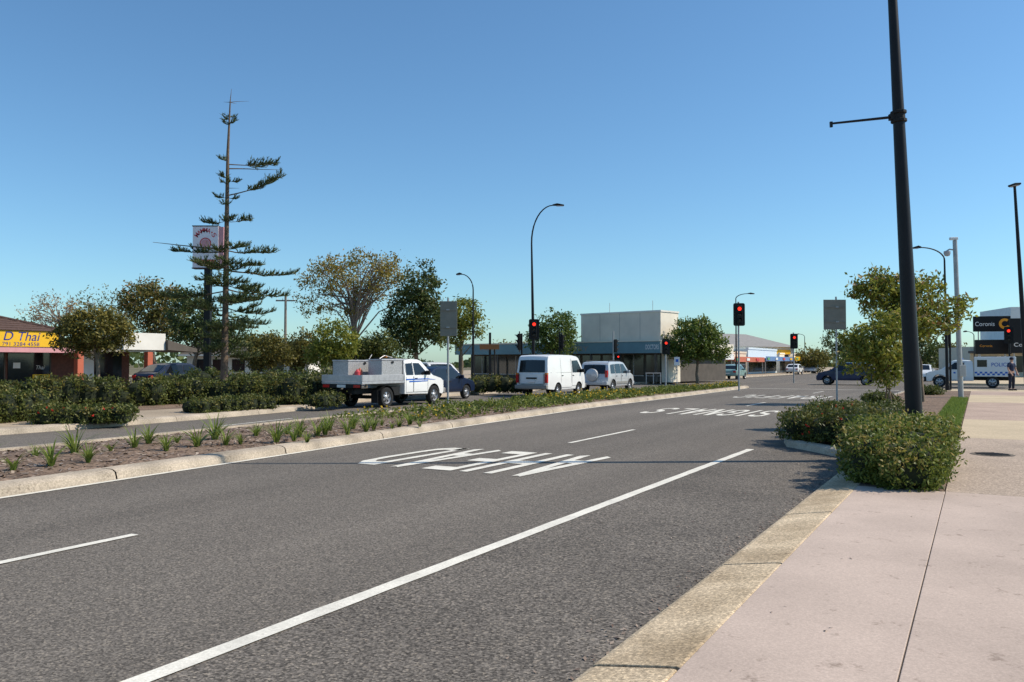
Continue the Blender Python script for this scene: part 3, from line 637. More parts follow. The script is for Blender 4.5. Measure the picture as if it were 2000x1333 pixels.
def pine():
    Y = 35.0; base = At(438, Y, .1); k = Y/F
    o = thing('pine_tree', 'tall sparse pine with tiered branches and bare leader', 'tree', base)
    hz = lambda py: Hz(py, Y)-.1
    b = MB(); top = hz(198); tx = 7*k
    b.tube([(0, 0, -.1), (0, 0, .3), (.03, 0, hz(600)), (.05, 0, hz(450)), (.07, 0, hz(300)), (tx, 0, top)], [.24, .17, .13, .10, .065, .025], 10)
    fo = MB()
    def needles(q, m, e):
        fo.tube([q, m, e], [.012, .015, .005], 4, cap=False)
        for j in range(13):
            f = rnd.random(); p = q.lerp(m, f*2) if f < .5 else m.lerp(e, f*2-1); ax = ((m-q) if f < .5 else (e-m)).normalized()
            d = (ax*1.1+rvec()*.75+Vector((0, 0, .3))).normalized(); s_ = d.cross(rvec()).normalized()*.013
            l = rnd.uniform(.06, .15); fo.face([p-s_, p+s_, p+d*l+s_*.4, p+d*l-s_*.4])
    def branch(z, az, L, rise, dens=1.0, bare=False, f0=.22):
        x0 = tx*z/top; p0 = Vector((x0, 0, z)); P = [p0]; a = az; dip = rnd.uniform(-.30, .02); up = rnd.uniform(.15, .5)
        for i in range(1, 7):
            f = i/6; a += rnd.gauss(0, .09); d = Vector((math.cos(a), math.sin(a), 0))
            sl = dip+rise+(f**1.6)*up+rnd.gauss(0, .05) if not bare else rise+.03
            P.append(P[-1]+(d+Vector((0, 0, sl))).normalized()*L/6)
        b.tube(P, [.032*max(.45, L/2.4)*(1-i/7.6) for i in range(7)], 5, cap=False)
        if bare: return
        N = int(8.5*L*dens)+3
        for j in range(N):
            f = min(.995, f0+(1-f0)*(j+rnd.random())/N); i = min(5, int(f*6)); q = P[i].lerp(P[i+1], f*6-i); d = (P[i+1]-P[i]).normalized()
            sd = Vector((-d.y, d.x, 0))*(1 if j % 2 else -1)*rnd.uniform(.35, 1.15)
            dr = (d*rnd.uniform(.5, 1)+sd+Vector((0, 0, rnd.uniform(-.15, .4)))).normalized(); l = rnd.uniform(.28, .72)*(1.2-.55*f)*(.55+.45*min(1, L/1.8))
            m = q+dr*l*.55; e = m+(dr*.8+Vector((0, 0, rnd.uniform(.1, .8)))).normalized()*l*.55
            needles(q, m, e)
            if l > .3:
                for z_ in range(2):
                    g = q.lerp(m, rnd.uniform(.3, 1)); d2 = (dr+rvec()*.7+Vector((0, 0, .35))).normalized(); l2 = l*rnd.uniform(.3, .55); needles(g, g+d2*l2*.5, g+d2*l2+Vector((0, 0, l2*.25)))
    W_ = [(238, [(0, 10), (3.1, 10), (1.5, 9), (4.5, 9)], .3), (318, [(.05, 92), (2.9, 20)], .16), (352, [(.3, 16), (3.3, 12)], .2), (386, [(.0, 104), (3.1, 24), (5.0, 16)], .10), (432, [(2.9, 54), (.2, 46), (4.9, 20)], .05),
          (494, [(3.05, 108), (.05, 98), (4.3, 55), (1.1, 60), (5.3, 55), (2.0, 55)], .05), (532, [(.1, 128), (2.9, 100), (3.6, 80), (1.3, 80), (4.6, 80), (5.6, 90)], .02), (566, [(.0, 122), (3.2, 112), (2.2, 80), (4.9, 90), (5.7, 80), (.9, 80)], -.04), (600, [(.2, 92), (2.9, 76), (4.1, 80), (5.4, 70), (1.5, 70)], -.08), (634, [(.1, 60), (3.0, 66), (4.5, 60), (5.6, 60), (1.6, 60)], -.12), (668, [(.3, 46), (2.8, 50), (4.6, 45), (1.4, 40)], -.18)]
    for py, brs, rise in W_:
        for i, (az, L) in enumerate(brs):
            jz = .10 if i < 2 else .35
            branch(hz(py)+rnd.uniform(-jz, jz), az+rnd.uniform(-.18, .18), L*k*(rnd.uniform(.92, 1.04) if i < 2 else rnd.uniform(.55, 1.1)), rise+rnd.uniform(-.08, .10), 1.15 if py > 470 else 1.45, False, .22 if py > 470 else .34)
        if py > 470:
            for q in range(3): branch(hz(py+rnd.uniform(5, 30)), rnd.uniform(0, 6.28), rnd.uniform(35, 95)*k, rnd.uniform(-.12, .1), 1.1)
    branch(hz(488), 3.1, 142*k, .06, 0, True); branch(hz(330), .0, 100*k, -.02, 0, True)
    for q in range(20): branch(hz(rnd.uniform(340, 720)), rnd.uniform(0, 6.28), rnd.uniform(8, 22)*k, rnd.uniform(-.1, .2), .5, rnd.random() < .7)
    for az, l in ((.1, 36), (2.9, 16), (1.5, 20)): branch(top-.05, az, l*k, .12, 0, True)
    b.tube([(tx, 0, top), (tx+.05, 0, hz(174))], [.02, .006], 5)
    fo.build('needles', M['leaf_pine'], o, fix=False); b.build('trunk', M['pine_bark'], o, smooth=True)
pine()

# ---------------------------------------------------------------- vehicles
class Veh:
    def __init__(s, name, label, cat, loc, rz, L, hw, H, belt, taper, group=None, cv=.07, camb=.03, xc=0):
        s.root = thing(name, label, cat, loc, rz, group); s.L = L; s.hw = hw; s.H = H; s.belt = belt; s.taper = taper; s.cv = cv; s.camb = camb; s.xc = xc
    def D(s, x, y, z):
        f = 1.0
        if z < .5: f -= .06*(.5-z)/.3
        if z > s.belt: f -= s.taper*(z-s.belt)/(s.H-s.belt)
        e = min(1.1, max(0, (abs(x-s.xc)-s.L*.36)/(s.L*.14))); f -= .06*e*e
        sg = 1 if x > s.xc else -1
        Z = z+(s.camb*(1-y*y)*(z-s.belt)/(s.H-s.belt) if z > s.belt else 0)
        return Vector((x-sg*s.cv*y*y*min(e, 1), y*s.hw*f, Z))
    def body(s, prof, wheels, rw, ra, zb, m, name='body', bev=.035):
        pts = [(x, z, 0) for x, z in prof]
        for wx in sorted(wheels, reverse=True):
            dz = zb-rw; dx = math.sqrt(ra*ra-dz*dz); a0 = math.atan2(dz, dx)
            for i in range(11):
                a = a0+(math.pi-2*a0)*i/10; pts.append((wx+ra*math.cos(a), rw+ra*math.sin(a), 1))
        bm = bmesh.new(); N = len(pts)
        A = [bm.verts.new((x, -1, z)) for x, z, _ in pts]; B = [bm.verts.new((x, 1, z)) for x, z, _ in pts]
        bm.faces.new(A); bm.faces.new(B[::-1]); np_ = len(prof)
        for i in range(N):
            j = (i+1) % N; f = bm.faces.new((A[i], B[i], B[j], A[j]))
            if i >= np_-1: f.material_index = 1
        def cut(co, no): bmesh.ops.bisect_plane(bm, geom=bm.verts[:]+bm.edges[:]+bm.faces[:], plane_co=co, plane_no=no)
        for z in (.5, .75, s.belt): cut((0, 0, z), (0, 0, 1))
        for x in (s.xc+s.L*.36, s.xc-s.L*.36, s.xc+s.L*.43, s.xc-s.L*.43): cut((x, 0, 0), (1, 0, 0))
        for y in (-.75, -.4, 0, .4, .75): cut((0, y, 0), (0, 1, 0))
        bmesh.ops.triangulate(bm, faces=[f for f in bm.faces if len(f.verts) > 4])
        bmesh.ops.recalc_face_normals(bm, faces=bm.faces)
        for v in bm.verts: v.co = s.D(*v.co)
        me = bpy.data.meshes.new(name); bm.to_mesh(me); bm.free()
        me.materials.append(m); me.materials.append(M['black_rough'])
        me.polygons.foreach_set('use_smooth', [True]*len(me.polygons)); me.set_sharp_from_angle(angle=R(32))
        o = bpy.data.objects.new(name, me); col.objects.link(o); o.parent = s.root
        b = o.modifiers.new('bevel', 'BEVEL'); b.width = bev; b.segments = 2; b.limit_method = 'ANGLE'; b.angle_limit = R(32)
        s.bodyo = o; return o
    def side(s, poly, m, name, off=.008, sides=(1, -1), parent=None):
        r = []
        for sd in sides:
            b = MB(); P = []
            for i in range(len(poly)):
                a, c = poly[i], poly[(i+1) % len(poly)]
                for j in range(3): P.append((a[0]+(c[0]-a[0])*j/3, a[1]+(c[1]-a[1])*j/3))
            b.face([s.D(x, sd, z)+Vector((0, sd*off, 0)) for x, z in P]); r.append(b.build(name, m, parent or s.root, fix=False))
        return r
    def door(s, x0, x1, z0, z1, handle=True, sides=(1, -1)):
        w = .012
        for sd in sides:
            b = MB()
            for (a, c, d, e) in ((x0, x0+w, z0, z1), (x1-w, x1, z0, z1), (x0, x1, z0, z0+w)):
                for k in range(4):
                    za = d+(e-d)*k/4; zb = d+(e-d)*(k+1)/4
                    b.face([s.D(a, sd, za)+Vector((0, sd*.006, 0)), s.D(c, sd, za)+Vector((0, sd*.006, 0)), s.D(c, sd, zb)+Vector((0, sd*.006, 0)), s.D(a, sd, zb)+Vector((0, sd*.006, 0))])
            dd = b.build('door', M['black_rough'], s.root, fix=False)
            if handle:
                p = s.D(x0+.14, sd, s.belt-.1); pbox('handle', M['black_rough'], dd, p.x-.08, p.x+.08, p.y-.02, p.y+.02, p.z-.015, p.z+.015)
    def cross(s, p0, p1, y0, y1, m, name, off=.012, parent=None):
        d = Vector((p1[0]-p0[0], 0, p1[1]-p0[1])); nn = Vector((-d.z, 0, d.x)).normalized()*off
        b = MB()
        for i in range(8):
            ya, yb = y0+(y1-y0)*i/8, y0+(y1-y0)*(i+1)/8
            for j in range(2):
                fa, fb = j/2, (j+1)/2
                q = lambda f, y: s.D(p0[0]+d.x*f, y, p0[1]+d.z*f)+nn
                b.face([q(fa, ya), q(fa, yb), q(fb, yb), q(fb, ya)])
        return b.build(name, m, parent or s.root, smooth=True, fix=False)
    def wheels(s, xs, r, y=None, w=.19):
        y = y or s.hw-.10
        for x in xs:
            for sd in (1, -1):
                T = Matrix.Translation((x, sd*y, r)) @ Matrix.Rotation(R(-90*sd), 4, 'X')
                b = MB(); h = w/2
                b.lathe([(r*.6, -h), (r*.92, -h), (r, -h*.7), (r, h*.7), (r*.93, h), (r*.66, h*.98), (r*.62, h*.8), (r*.6, -h)], 26, 0, T)
                t = b.build('wheel', M['tyre'], s.root, smooth=True)
                b = MB(); b.lathe([(r*.645, h*.85), (r*.60, h*.75), (r*.56, h*.45), (r*.22, h*.6), (r*.16, h*.8), (.001, h*.82)], 26, 0, T)
                for k in range(6):
                    a = k*math.pi/3
                    q = [T @ Vector((rr*math.cos(a+da), rr*math.sin(a+da), hh)) for rr, da, hh in ((r*.28, -.16, h*.63), (r*.52, -.26, h*.52), (r*.52, .26, h*.52), (r*.28, .16, h*.63))]
                    b.face(q, 1)
                b.build('rim', [M['rim'], M['black_rough']], t, smooth=True, fix=False)
    def bx(s, name, m, x0, x1, y0, y1, z0, z1, bevel=.012, parent=None):
        return pbox(name, m, parent or s.root, x0, x1, y0, y1, z0, z1, bevel)
    def mirrors(s, x, z, m):
        for sd in (1, -1):
            p = s.D(x, sd, z); s.bx('mirror', m, p.x-.06, p.x+.04, min(p.y, p.y+sd*.2), max(p.y, p.y+sd*.2), z-.02, z+.15, .03)
GV = 'vehicles on the road'
def white_van():
    v = Veh('van', 'white delivery van with tinted rear window waiting in the right lane', 'van', W(18.15, 36.35), TH, 4.4, .86, 1.97, 1.1, .10, GV)
    v.body([(-2.12, .38), (-2.14, .62), (-2.15, 1.1), (-2.06, 1.72), (-1.95, 1.90), (-1.75, 1.955), (-.5, 1.985), (.6, 1.97), (1.1, 1.92), (1.32, 1.84), (1.88, 1.14), (2.05, .98), (2.13, .75), (2.15, .45), (2.08, .34)], [1.28, -1.05], .31, .38, .34, M['white_car'])
    v.cross((-2.143, 1.16), (-2.064, 1.72), -.84, .84, M['glass'], 'rear_window', .016)
    v.cross((1.38, 1.78), (1.86, 1.18), -.86, .86, M['glass'], 'windscreen', .014)
    v.side([(.52, 1.14), (.52, 1.72), (1.16, 1.74), (1.62, 1.24), (1.6, 1.14)], M['glass'], 'window')
    v.door(.45, 1.62, .5, 1.8); v.door(-.75, .40, .42, 1.84, sides=(-1,))
    v.side([(-1.9, 1.14), (-1.9, 1.155), (.4, 1.155), (.4, 1.14)], M['txt_grey'], 'crease_shade_strip', .004)  # flat grey strip, the crease's shade line put in as colour
    v.bx('rear_bumper', M['txt_grey'], -2.27, -2.10, -.84, .84, .40, .58, .03); v.bx('front_bumper', M['txt_grey'], 2.08, 2.24, -.82, .82, .38, .58, .03)
    for sd in (1, -1):
        v.bx('tail_light', M['red_light'], -2.175, -2.02, min(sd*.70, sd*.822), max(sd*.70, sd*.822), .68, 1.06)
        v.bx('headlight', M['clear'], 2.05, 2.15, min(sd*.48, sd*.76), max(sd*.48, sd*.76), .68, .84)
        v.bx('indicator', M['amber'], -2.18, -2.02, min(sd*.70, sd*.825), max(sd*.70, sd*.825), 1.063, 1.14)
    v.bx('number_plate', M['plate'], -2.19, -2.15, -.19, .19, .70, .82, .004)
    v.bx('tailgate_handle', M['black_rough'], -2.185, -2.14, -.28, .28, .86, .93)
    b = MB(); b.box(-2.172, -2.13, -.66, -.65, .62, 1.1); b.box(-2.172, -2.13, .65, .66, .62, 1.1); b.box(-2.175, -2.13, -.66, .66, .615, .63); b.build('tailgate', M['black_rough'], v.root)
    b = MB(); b.tube([(-2.19, 0.05, 1.19), (-2.13, .35, 1.30)], .008, 5); b.build('wiper', M['black_rough'], v.root)
    for sd in (1, -1): v.bx('mud_flap', M['black_rough'], -1.47, -1.45, min(sd*.62, sd*.84), max(sd*.62, sd*.84), .14, .42, .004)
    v.mirrors(1.5, 1.16, M['black_rough']); v.wheels([1.28, -1.05], .31)
white_van()
def suv():
    v = Veh('car', 'silver off-road car with covered spare wheel ahead of the white van', 'car', W(17.95, 42.8), TH, 4.0, .86, 1.68, 1.0, .13, GV)
    v.body([(-1.85, .42), (-1.93, .5), (-1.93, .72), (-1.87, .98), (-1.72, 1.52), (-1.6, 1.62), (-1.2, 1.67), (.0, 1.68), (.35, 1.64), (.55, 1.57), (1.15, 1.08), (1.4, 1.02), (1.85, .90), (1.98, .75), (2.0, .5), (1.92, .36)], [1.24, -1.22], .34, .41, .36, M['silver_car'])
    v.cross((-1.865, 1.02), (-1.735, 1.48), -.80, .80, M['glass'], 'rear_window', .016); v.cross((.6, 1.53), (1.12, 1.11), -.86, .86, M['glass'], 'windscreen', .014)
    v.side([(-1.55, 1.04), (-1.48, 1.5), (-.95, 1.55), (-.95, 1.04)], M['glass'], 'window'); v.side([(-.86, 1.04), (-.86, 1.55), (-.12, 1.56), (-.12, 1.04)], M['glass'], 'window'); v.side([(-.04, 1.04), (-.04, 1.56), (.38, 1.54), (.92, 1.1), (.92, 1.04)], M['glass'], 'window')
    v.door(-.9, -.1, .45, 1.5); v.door(-.06, .95, .45, 1.5)
    v.side([(-.75, .48), (-.75, .60), (.8, .60), (.8, .48)], M['txt_grey'], 'side_moulding', .01)
    for wx in (1.24, -1.22):
        for sd in (1, -1):
            b = MB()
            for i in range(10):
                a0 = math.pi*i/10; a1 = math.pi*(i+1)/10
                q = lambda r, a: v.D(wx+r*math.cos(a), sd, .34+r*math.sin(a))+Vector((0, sd*.014, 0))
                b.face([q(.415, a0), q(.47, a0), q(.47, a1), q(.415, a1)])
            b.build('arch_moulding', M['silver_car'], v.root, fix=False)
    T = Matrix.Translation((-1.95, 0.05, .96)) @ Matrix.Rotation(R(-90), 4, 'Y')
    b = MB(); b.lathe([(.33, -.12), (.345, .06), (.33, .12), (.28, .145), (.001, .15)], 28, 0, T); b.build('spare_wheel_cover', M['silver_car'], v.root, smooth=True)
    for sd in (1, -1):
        v.bx('tail_light', M['red_light'], -1.92, -1.78, min(sd*.66, sd*.80), max(sd*.66, sd*.80), .84, 1.2); v.bx('headlight', M['clear'], 1.78, 1.95, min(sd*.5, sd*.78), max(sd*.5, sd*.78), .74, .88)
        ptube('roof_rail', M['black_rough'], v.root, [(-1.4, sd*.66, 1.68), (-1.3, sd*.66, 1.735), (.1, sd*.66, 1.745), (.2, sd*.66, 1.69)], .018, 6)
    v.bx('rear_bumper', M['silver_car'], -2.02, -1.86, -.82, .82, .42, .62, .04); v.bx('number_plate', M['plate'], -2.03, -2.01, -.6, -.25, .52, .63, .004); v.bx('front_bumper', M['silver_car'], 1.9, 2.06, -.8, .8, .4, .6, .04)
    v.mirrors(.75, 1.05, M['silver_car']); v.wheels([1.24, -1.22], .34)
suv()
def sedan(label, loc, rz, m, H=1.45, group=GV, suvish=False):
    v = Veh('car', label, 'car', loc, rz, 4.3, .86, H, H*.62, .16, group)
    h = H/1.45; P = [(-2.05, .36), (-2.12, .5), (-2.1, .8), (-2.0, .92*h), (-1.75, .98*h), (-1.15, 1.34*h), (-.8, 1.42*h), (.1, 1.45*h), (.35, 1.42*h), (1.05, .98*h), (1.3, .92*h), (1.95, .78*h), (2.1, .62), (2.12, .42), (2.05, .32)]
    if suvish: P[3:6] = [(-2.06, .95*h), (-1.98, 1.05*h), (-1.7, 1.34*h)]; P[6] = (-1.45, 1.41*h)
    v.body(P, [1.3, -1.3], .31, .37, .33, m)
    a, c = (P[4], P[5])
    lp = lambda f: (a[0]+(c[0]-a[0])*f, a[1]+(c[1]-a[1])*f)
    v.cross(lp(.08), lp(.95), -.82, .82, M['glass'], 'rear_window', .014)
    a2, c2 = P[8], P[9]; lq = lambda f: (a2[0]+(c2[0]-a2[0])*f, a2[1]+(c2[1]-a2[1])*f)
    v.cross(lq(.06), lq(.94), -.84, .84, M['glass'], 'windscreen', .014)
    zb = H*.64
    v.side([(-1.35 if not suvish else -1.75, zb), (-1.0 if not suvish else -1.55, 1.32*h), (-.28, 1.36*h), (-.28, zb)], M['glass'], 'window'); v.side([(-.2, zb), (-.2, 1.36*h), (.25, 1.35*h), (.82, zb+.06), (.84, zb)], M['glass'], 'window')
    v.door(-1.25, -.24, .42, 1.3*h); v.door(-.22, .85, .42, 1.3*h)
    for sd in (1, -1):
        v.bx('tail_light', M['red_light'], -2.11, -1.95, min(sd*.52, sd*.77), max(sd*.52, sd*.77), .68, .84); v.bx('headlight', M['clear'], 1.88, 2.07, min(sd*.5, sd*.76), max(sd*.5, sd*.76), .58, .70)
    v.bx('number_plate', M['plate'], -2.135, -2.1, -.19, .19, .55, .66, .004)
    v.mirrors(.75, zb, m); v.wheels([1.3, -1.3], .31); return v
sedan('dark navy car beyond the tray truck at the left kerb', W(20.85, 30.2), TH, M['navy_car'])
CR = math.atan2(n.y, n.x)
p = G(1655, 752); sedan('dark blue car crossing the intersection from the right', Vector((p.x, p.y, 0)), CR, M['blue_car'], H=1.62, suvish=True)
sedan('pale green car far along the road beyond the median nose', At(1432, 82), TH, M['green_car'])
sedan('white car partly hidden behind the black pole', At(1800, 74), TH+math.pi, M['white_car'])
sedan('dark car parked in the shop car park behind the hedge', At(345, 44, .14), TH, M['navy_car'], group='parked cars')
sedan('small white car far down the road by the distant shops', At(1552, 118), TH, M['white_car'])
sedan('silver car just beyond the white distant car', At(1585, 130), TH+math.pi, M['silver_car'])
sedan('white car parked behind the navy car', At(845, 49, .14), TH+1.0, M['white_car'], H=1.5, group='parked cars')

def ute():
    v = Veh('tray_truck', 'white utility truck with aluminium tray, toolboxes and blue door stripes', 'truck', W(19.5, 25.2), TH, 5.1, .88, 1.74, 1.12, .15, GV, xc=0)
    v.body([(-.18, .45), (-.18, 1.15), (-.12, 1.62), (-.02, 1.71), (.3, 1.745), (.75, 1.735), (1.0, 1.68), (1.6, 1.16), (1.72, 1.11), (2.3, 1.0), (2.46, .92), (2.53, .7), (2.53, .45), (2.42, .38)], [1.75], .36, .44, .42, M['white_car'], 'cab')
    v.cross((1.04, 1.645), (1.56, 1.195), -.86, .86, M['glass'], 'windscreen', .014); v.cross((-.18, 1.17), (-.125, 1.58), -.78, .78, M['glass'], 'rear_window', .014)
    v.side([(.45, 1.15), (.45, 1.6), (.82, 1.6), (1.28, 1.22), (1.28, 1.15)], M['glass'], 'window'); v.side([(-.08, 1.15), (-.04, 1.58), (.37, 1.6), (.37, 1.15)], M['glass'], 'window')
    v.door(.39, 1.32, .5, 1.64); v.door(-.1, .37, .5, 1.62, False)
    v.side([(-.1, .96), (-.1, 1.01), (1.25, 1.01), (1.9, .95), (1.25, .97), (.6, .97)], M['stripe'], 'stripe', .011); v.side([(.1, .88), (.1, .93), (1.3, .93), (1.3, .90)], M['stripe'], 'stripe', .011)
    for sd in (1, -1):
        v.bx('headlight', M['clear'], 2.33, 2.52, min(sd*.5, sd*.80), max(sd*.5, sd*.80), .76, .92)
        v.bx('side_step', M['black_rough'], .3, 1.3, min(sd*.7, sd*.88), max(sd*.7, sd*.88), .36, .42)
    v.bx('front_bumper', M['txt_grey'], 2.45, 2.62, -.84, .84, .40, .62, .04)
    b = MB(); b.box(-2.5, 1.2, -.42, -.30, .50, .66); b.box(-2.5, 1.2, .30, .42, .50, .66); b.box(-1.35, -1.15, -.7, .7, .30, .42); b.box(-2.2, -2.0, -.4, .4, .51, .65); b.box(-.9, -.4, -.8, -.43, .42, .74); b.build('chassis', M['black_rough'], v.root)
    tr = v.bx('tray', M['alu'], -2.68, -.27, -.92, .92, .86, .95, .01)
    for sd in (1, -1):
        y0, y1 = (.895, .925) if sd > 0 else (-.925, -.895)
        v.bx('side_board', M['alu'], -2.655, -.30, y0, y1, .955, 1.18, .008, tr)
    v.bx('tail_board', M['alu'], -2.69, -2.66, -.92, .92, .955, 1.18, .008, tr)
    b = MB()
    for y in (-.86, -.3, .3, .86): b.box(-.29, -.25, y-.025, y+.025, .95, 1.74)
    for z in (1.25, 1.5, 1.72): b.box(-.295, -.245, -.88, .88, z-.02, z+.02)
    b.build('headboard', M['alu'], tr)
    def tbox(x0, x1, y0, y1, z1):
        o = v.bx('toolbox', M['checker'], x0, x1, y0, y1, .956, z1, .015); v.bx('lid', M['alu'], x0-.02, x1+.02, y0-.02, y1+.02, z1+.002, z1+.05, .012, o)
        v.bx('latch', M['black_rough'], (x0+x1)/2-.06, (x0+x1)/2+.06, y0-.035, y0-.021, z1-.1, z1-.02, .004, o)
    tbox(-1.55, -.34, -.88, -.26, 1.69); tbox(-2.15, -.34, .16, .88, 1.66)
    for (x, y, z, r, h, m) in ((-1.95, -.1, .956, .10, .42, 'redsign'), (-1.75, -.05, .956, .09, .46, 'redpaint')):
        b = MB(); b.lathe([(.001, 0), (r, 0), (r, h*.8), (r*.5, h*.93), (r*.3, h), (.001, h)], 14, 0, Matrix.Translation((x, y, z))); tag(b.build('gas_bottle', M[m], None, smooth=True), 'red gas bottle on tray truck, '+('nearer the tail board' if x < -1.8 else 'nearer the cab'), 'gas bottle', 'gas bottles on the tray').matrix_world = Matrix.Translation(W(19.5, 25.2)) @ Matrix.Rotation(TH, 4, 'Z')
    b = MB(); b.tube([(-1.2, -.5, 1.76), (-.9, -.5, 1.88), (-.5, -.55, 1.80)], .012, 6); b.tube([(-.6, .5, 1.7), (-.4, .5, 1.92)], .012, 6); b.build('rack_rail', M['alu'], v.root)
    bar = v.bx('light_bar', M['black_rough'], -.3, -.22, -.5, .5, 1.76, 1.80)
    v.bx('beacon', M['amber'], -.31, -.21, -.1, .1, 1.802, 1.88, .02, bar)
    for sd in (1, -1):
        v.bx('tail_light', M['red_light'], -2.71, -2.69, min(sd*.55, sd*.84), max(sd*.55, sd*.84), .74, .84, .004)
        v.bx('mud_flap', M['black_rough'], -1.80, -1.78, min(sd*.60, sd*.90), max(sd*.60, sd*.90), .18, .62, .004)
        b = MB(); q = [(-1.25+.43*math.cos(math.pi*i/10), .36+.43*math.sin(math.pi*i/10)) for i in range(11)]
        for i in range(10): b.add([(q[i][0], sd*.58, q[i][1]), (q[i+1][0], sd*.58, q[i+1][1]), (q[i+1][0], sd*.9, q[i+1][1]), (q[i][0], sd*.9, q[i][1])], [(0, 1, 2, 3)])
        b.build('mudguard', M['black_rough'], v.root)
    v.bx('light_panel', M['black_rough'], -2.69, -2.64, -.88, .88, .72, .86); v.bx('number_plate', M['plate'], -2.715, -2.69, -.19, .19, .74, .84, .004)
    v.mirrors(1.2, 1.16, M['black_rough']); v.wheels([1.75, -1.25], .36, .80, .22)
ute()
def police():
    p = At(1893, 54.5)
    v = Veh('police_truck', 'white police truck with canopy box and blue chequered band', 'truck', p, CR, 5.2, .90, 1.78, 1.14, .15, GV)
    v.body([(-.25, .45), (-.25, 1.15), (-.2, 1.66), (-.05, 1.75), (.35, 1.78), (.8, 1.77), (1.0, 1.71), (1.6, 1.18), (1.72, 1.14), (2.3, 1.04), (2.5, .95), (2.56, .7), (2.56, .45), (2.45, .38)], [1.72], .38, .46, .42, M['white_car'], 'cab')
    v.cross((1.04, 1.67), (1.56, 1.215), -.86, .86, M['glass'], 'windscreen', .014)
    v.side([(.3, 1.18), (.3, 1.64), (.82, 1.64), (1.28, 1.25), (1.28, 1.18)], M['glass'], 'window'); v.door(.25, 1.32, .5, 1.66)
    can = v.bx('canopy', M['white_car'], -2.6, -.28, -.93, .93, .72, 2.0, .04)
    b = MB()
    for sd in (1, -1):
        for r in range(2):
            for k in range(16):
                if (k+r) % 2 == 0: x = -2.55+k*.14; b.box(x, x+.14, sd*.934-.003, sd*.934+.003, .82+r*.11, .93+r*.11)
    b.build('chequer_band', M['stripe'], can)
    for sd in (1, -1):
        pbox('canopy_window', M['glass'], can, -1.0, -.45, min(sd*.931, sd*.938), max(sd*.931, sd*.938), 1.35, 1.8)
        text_fit('POLICE', 1.0, .24, M['stripe'], can, basis((-sd, 0, 0), (0, 0, 1), (-1.75, sd*.94, 1.5)), offset=.006)
    b = MB()
    for sd in (1, -1):
        for k in range(0, 8, 2): b.face([v.D(x, sd, z)+Vector((0, sd*.01, 0)) for x, z in ((.3+k*.12, .92), (.42+k*.12, .92), (.42+k*.12, 1.02), (.3+k*.12, 1.02))])
    b.build('chequer_band', M['stripe'], v.root, fix=False)
    v.bx('chassis', M['black_rough'], -2.5, 1.2, -.4, .4, .48, .70); v.bx('light_bar', M['stripe'], .35, .6, -.55, .55, 1.83, 1.92, .03)
    for sd in (1, -1): v.bx('headlight', M['clear'], 2.35, 2.54, min(sd*.5, sd*.8), max(sd*.5, sd*.8), .78, .94); v.bx('tail_light', M['red_light'], -2.63, -2.6, min(sd*.7, sd*.9), max(sd*.7, sd*.9), .8, 1.1, .004)
    v.bx('bull_bar', M['black_rough'], 2.52, 2.64, -.8, .8, .42, .7, .03); v.mirrors(1.2, 1.18, M['black_rough']); v.wheels([1.72, -1.3], .38, .82, .23)
police()

# ---------------------------------------------------------------- lamps, poles, signals, signs
def lamp(label, base, H, r0, r1, adir, alen, drop, head=.6, lean=0.0, group='street lamps along the road'):
    o = thing('street_lamp', label, 'street lamp', base, 0, group); o.rotation_euler = (0, lean, 0)
    d = Vector((math.cos(adir), math.sin(adir), 0))
    ptube('pole', M['black'], o, [(0, 0, 0), (0, 0, H*.5), (0, 0, H-drop)], [r0, (r0+r1)/2, r1], 14)
    b = MB(); b.lathe([(r0*1.9, 0), (r0*1.9, .03), (r0*1.3, .05), (r0*1.3, .3), (r0, .32)], 14); b.build('base_collar', M['black'], o, smooth=True)
    P = [Vector((0, 0, H-drop))+d*alen*(1-math.cos(a))+Vector((0, 0, drop*math.sin(a))) for a in [math.pi/2*i/10 for i in range(11)]]
    ptube('arm', M['black'], o, P, [r1-(r1*.35)*i/10 for i in range(11)], 8)
    T = basis(d, (-d.y, d.x, 0), P[-1])
    b = MB(); b.add([T @ Vector(q) for q in ((-.05, -.05, -.03), (-.05, .05, -.03), (head, -.11, -.05), (head, .11, -.05), (-.05, -.05, .05), (-.05, .05, .05), (head*.35, -.13, .10), (head*.35, .13, .10), (head, -.09, .02), (head, .09, .02))], [(0, 1, 3, 2), (0, 4, 5, 1), (4, 6, 7, 5), (6, 8, 9, 7), (8, 2, 3, 9), (0, 2, 8, 6, 4), (1, 5, 7, 9, 3)])
    h = b.build('lamp_head', M['black_rough'], o, bevel=.015)
    b = MB(); b.box(head*.3, head*.9, -.085, .085, -.062, -.035, 0, T); b.build('lens', M['signgrey'], h)
    return o
Yp = 13.6; pb = At(1787, Yp, .115)
o = lamp('tall black lamp post standing in the shrubs at right with banner arm', pb, 9.6, .135, .06, R(178), 1.0, .7, .6, -.039)
zb = Hz(228, Yp)-.115
ptube('banner_arm', M['black'], o, [(-.08, 0, zb), (-1.12, .0, zb-.07)], [.024, .018], 8)
b = MB(); b.lathe([(.10, -.10), (.125, -.09), (.125, -.05), (.10, -.04), (.10, .04), (.125, .05), (.125, .09), (.10, .10)], 14, 0, Matrix.Translation((0, 0, zb))); b.box(-.15, -.07, -.05, .05, -.05, .05, 0, Matrix.Translation((0, 0, zb))); b.build('clamp', M['black_rough'], o)
pbox('end_hook', M['black'], o, -1.14, -1.10, -.02, .02, zb-.13, zb-.04)
lamp('tall black curved street lamp in the centre above the white van', At(1043, 50), Hz(402, 50), .11, .05, 0, 1.35, 2.3, .65, -.016)
lamp('curved lamp left of centre with arm pointing left', At(924, 52), Hz(536, 52), .09, .04, math.pi, .75, 1.0, .32)
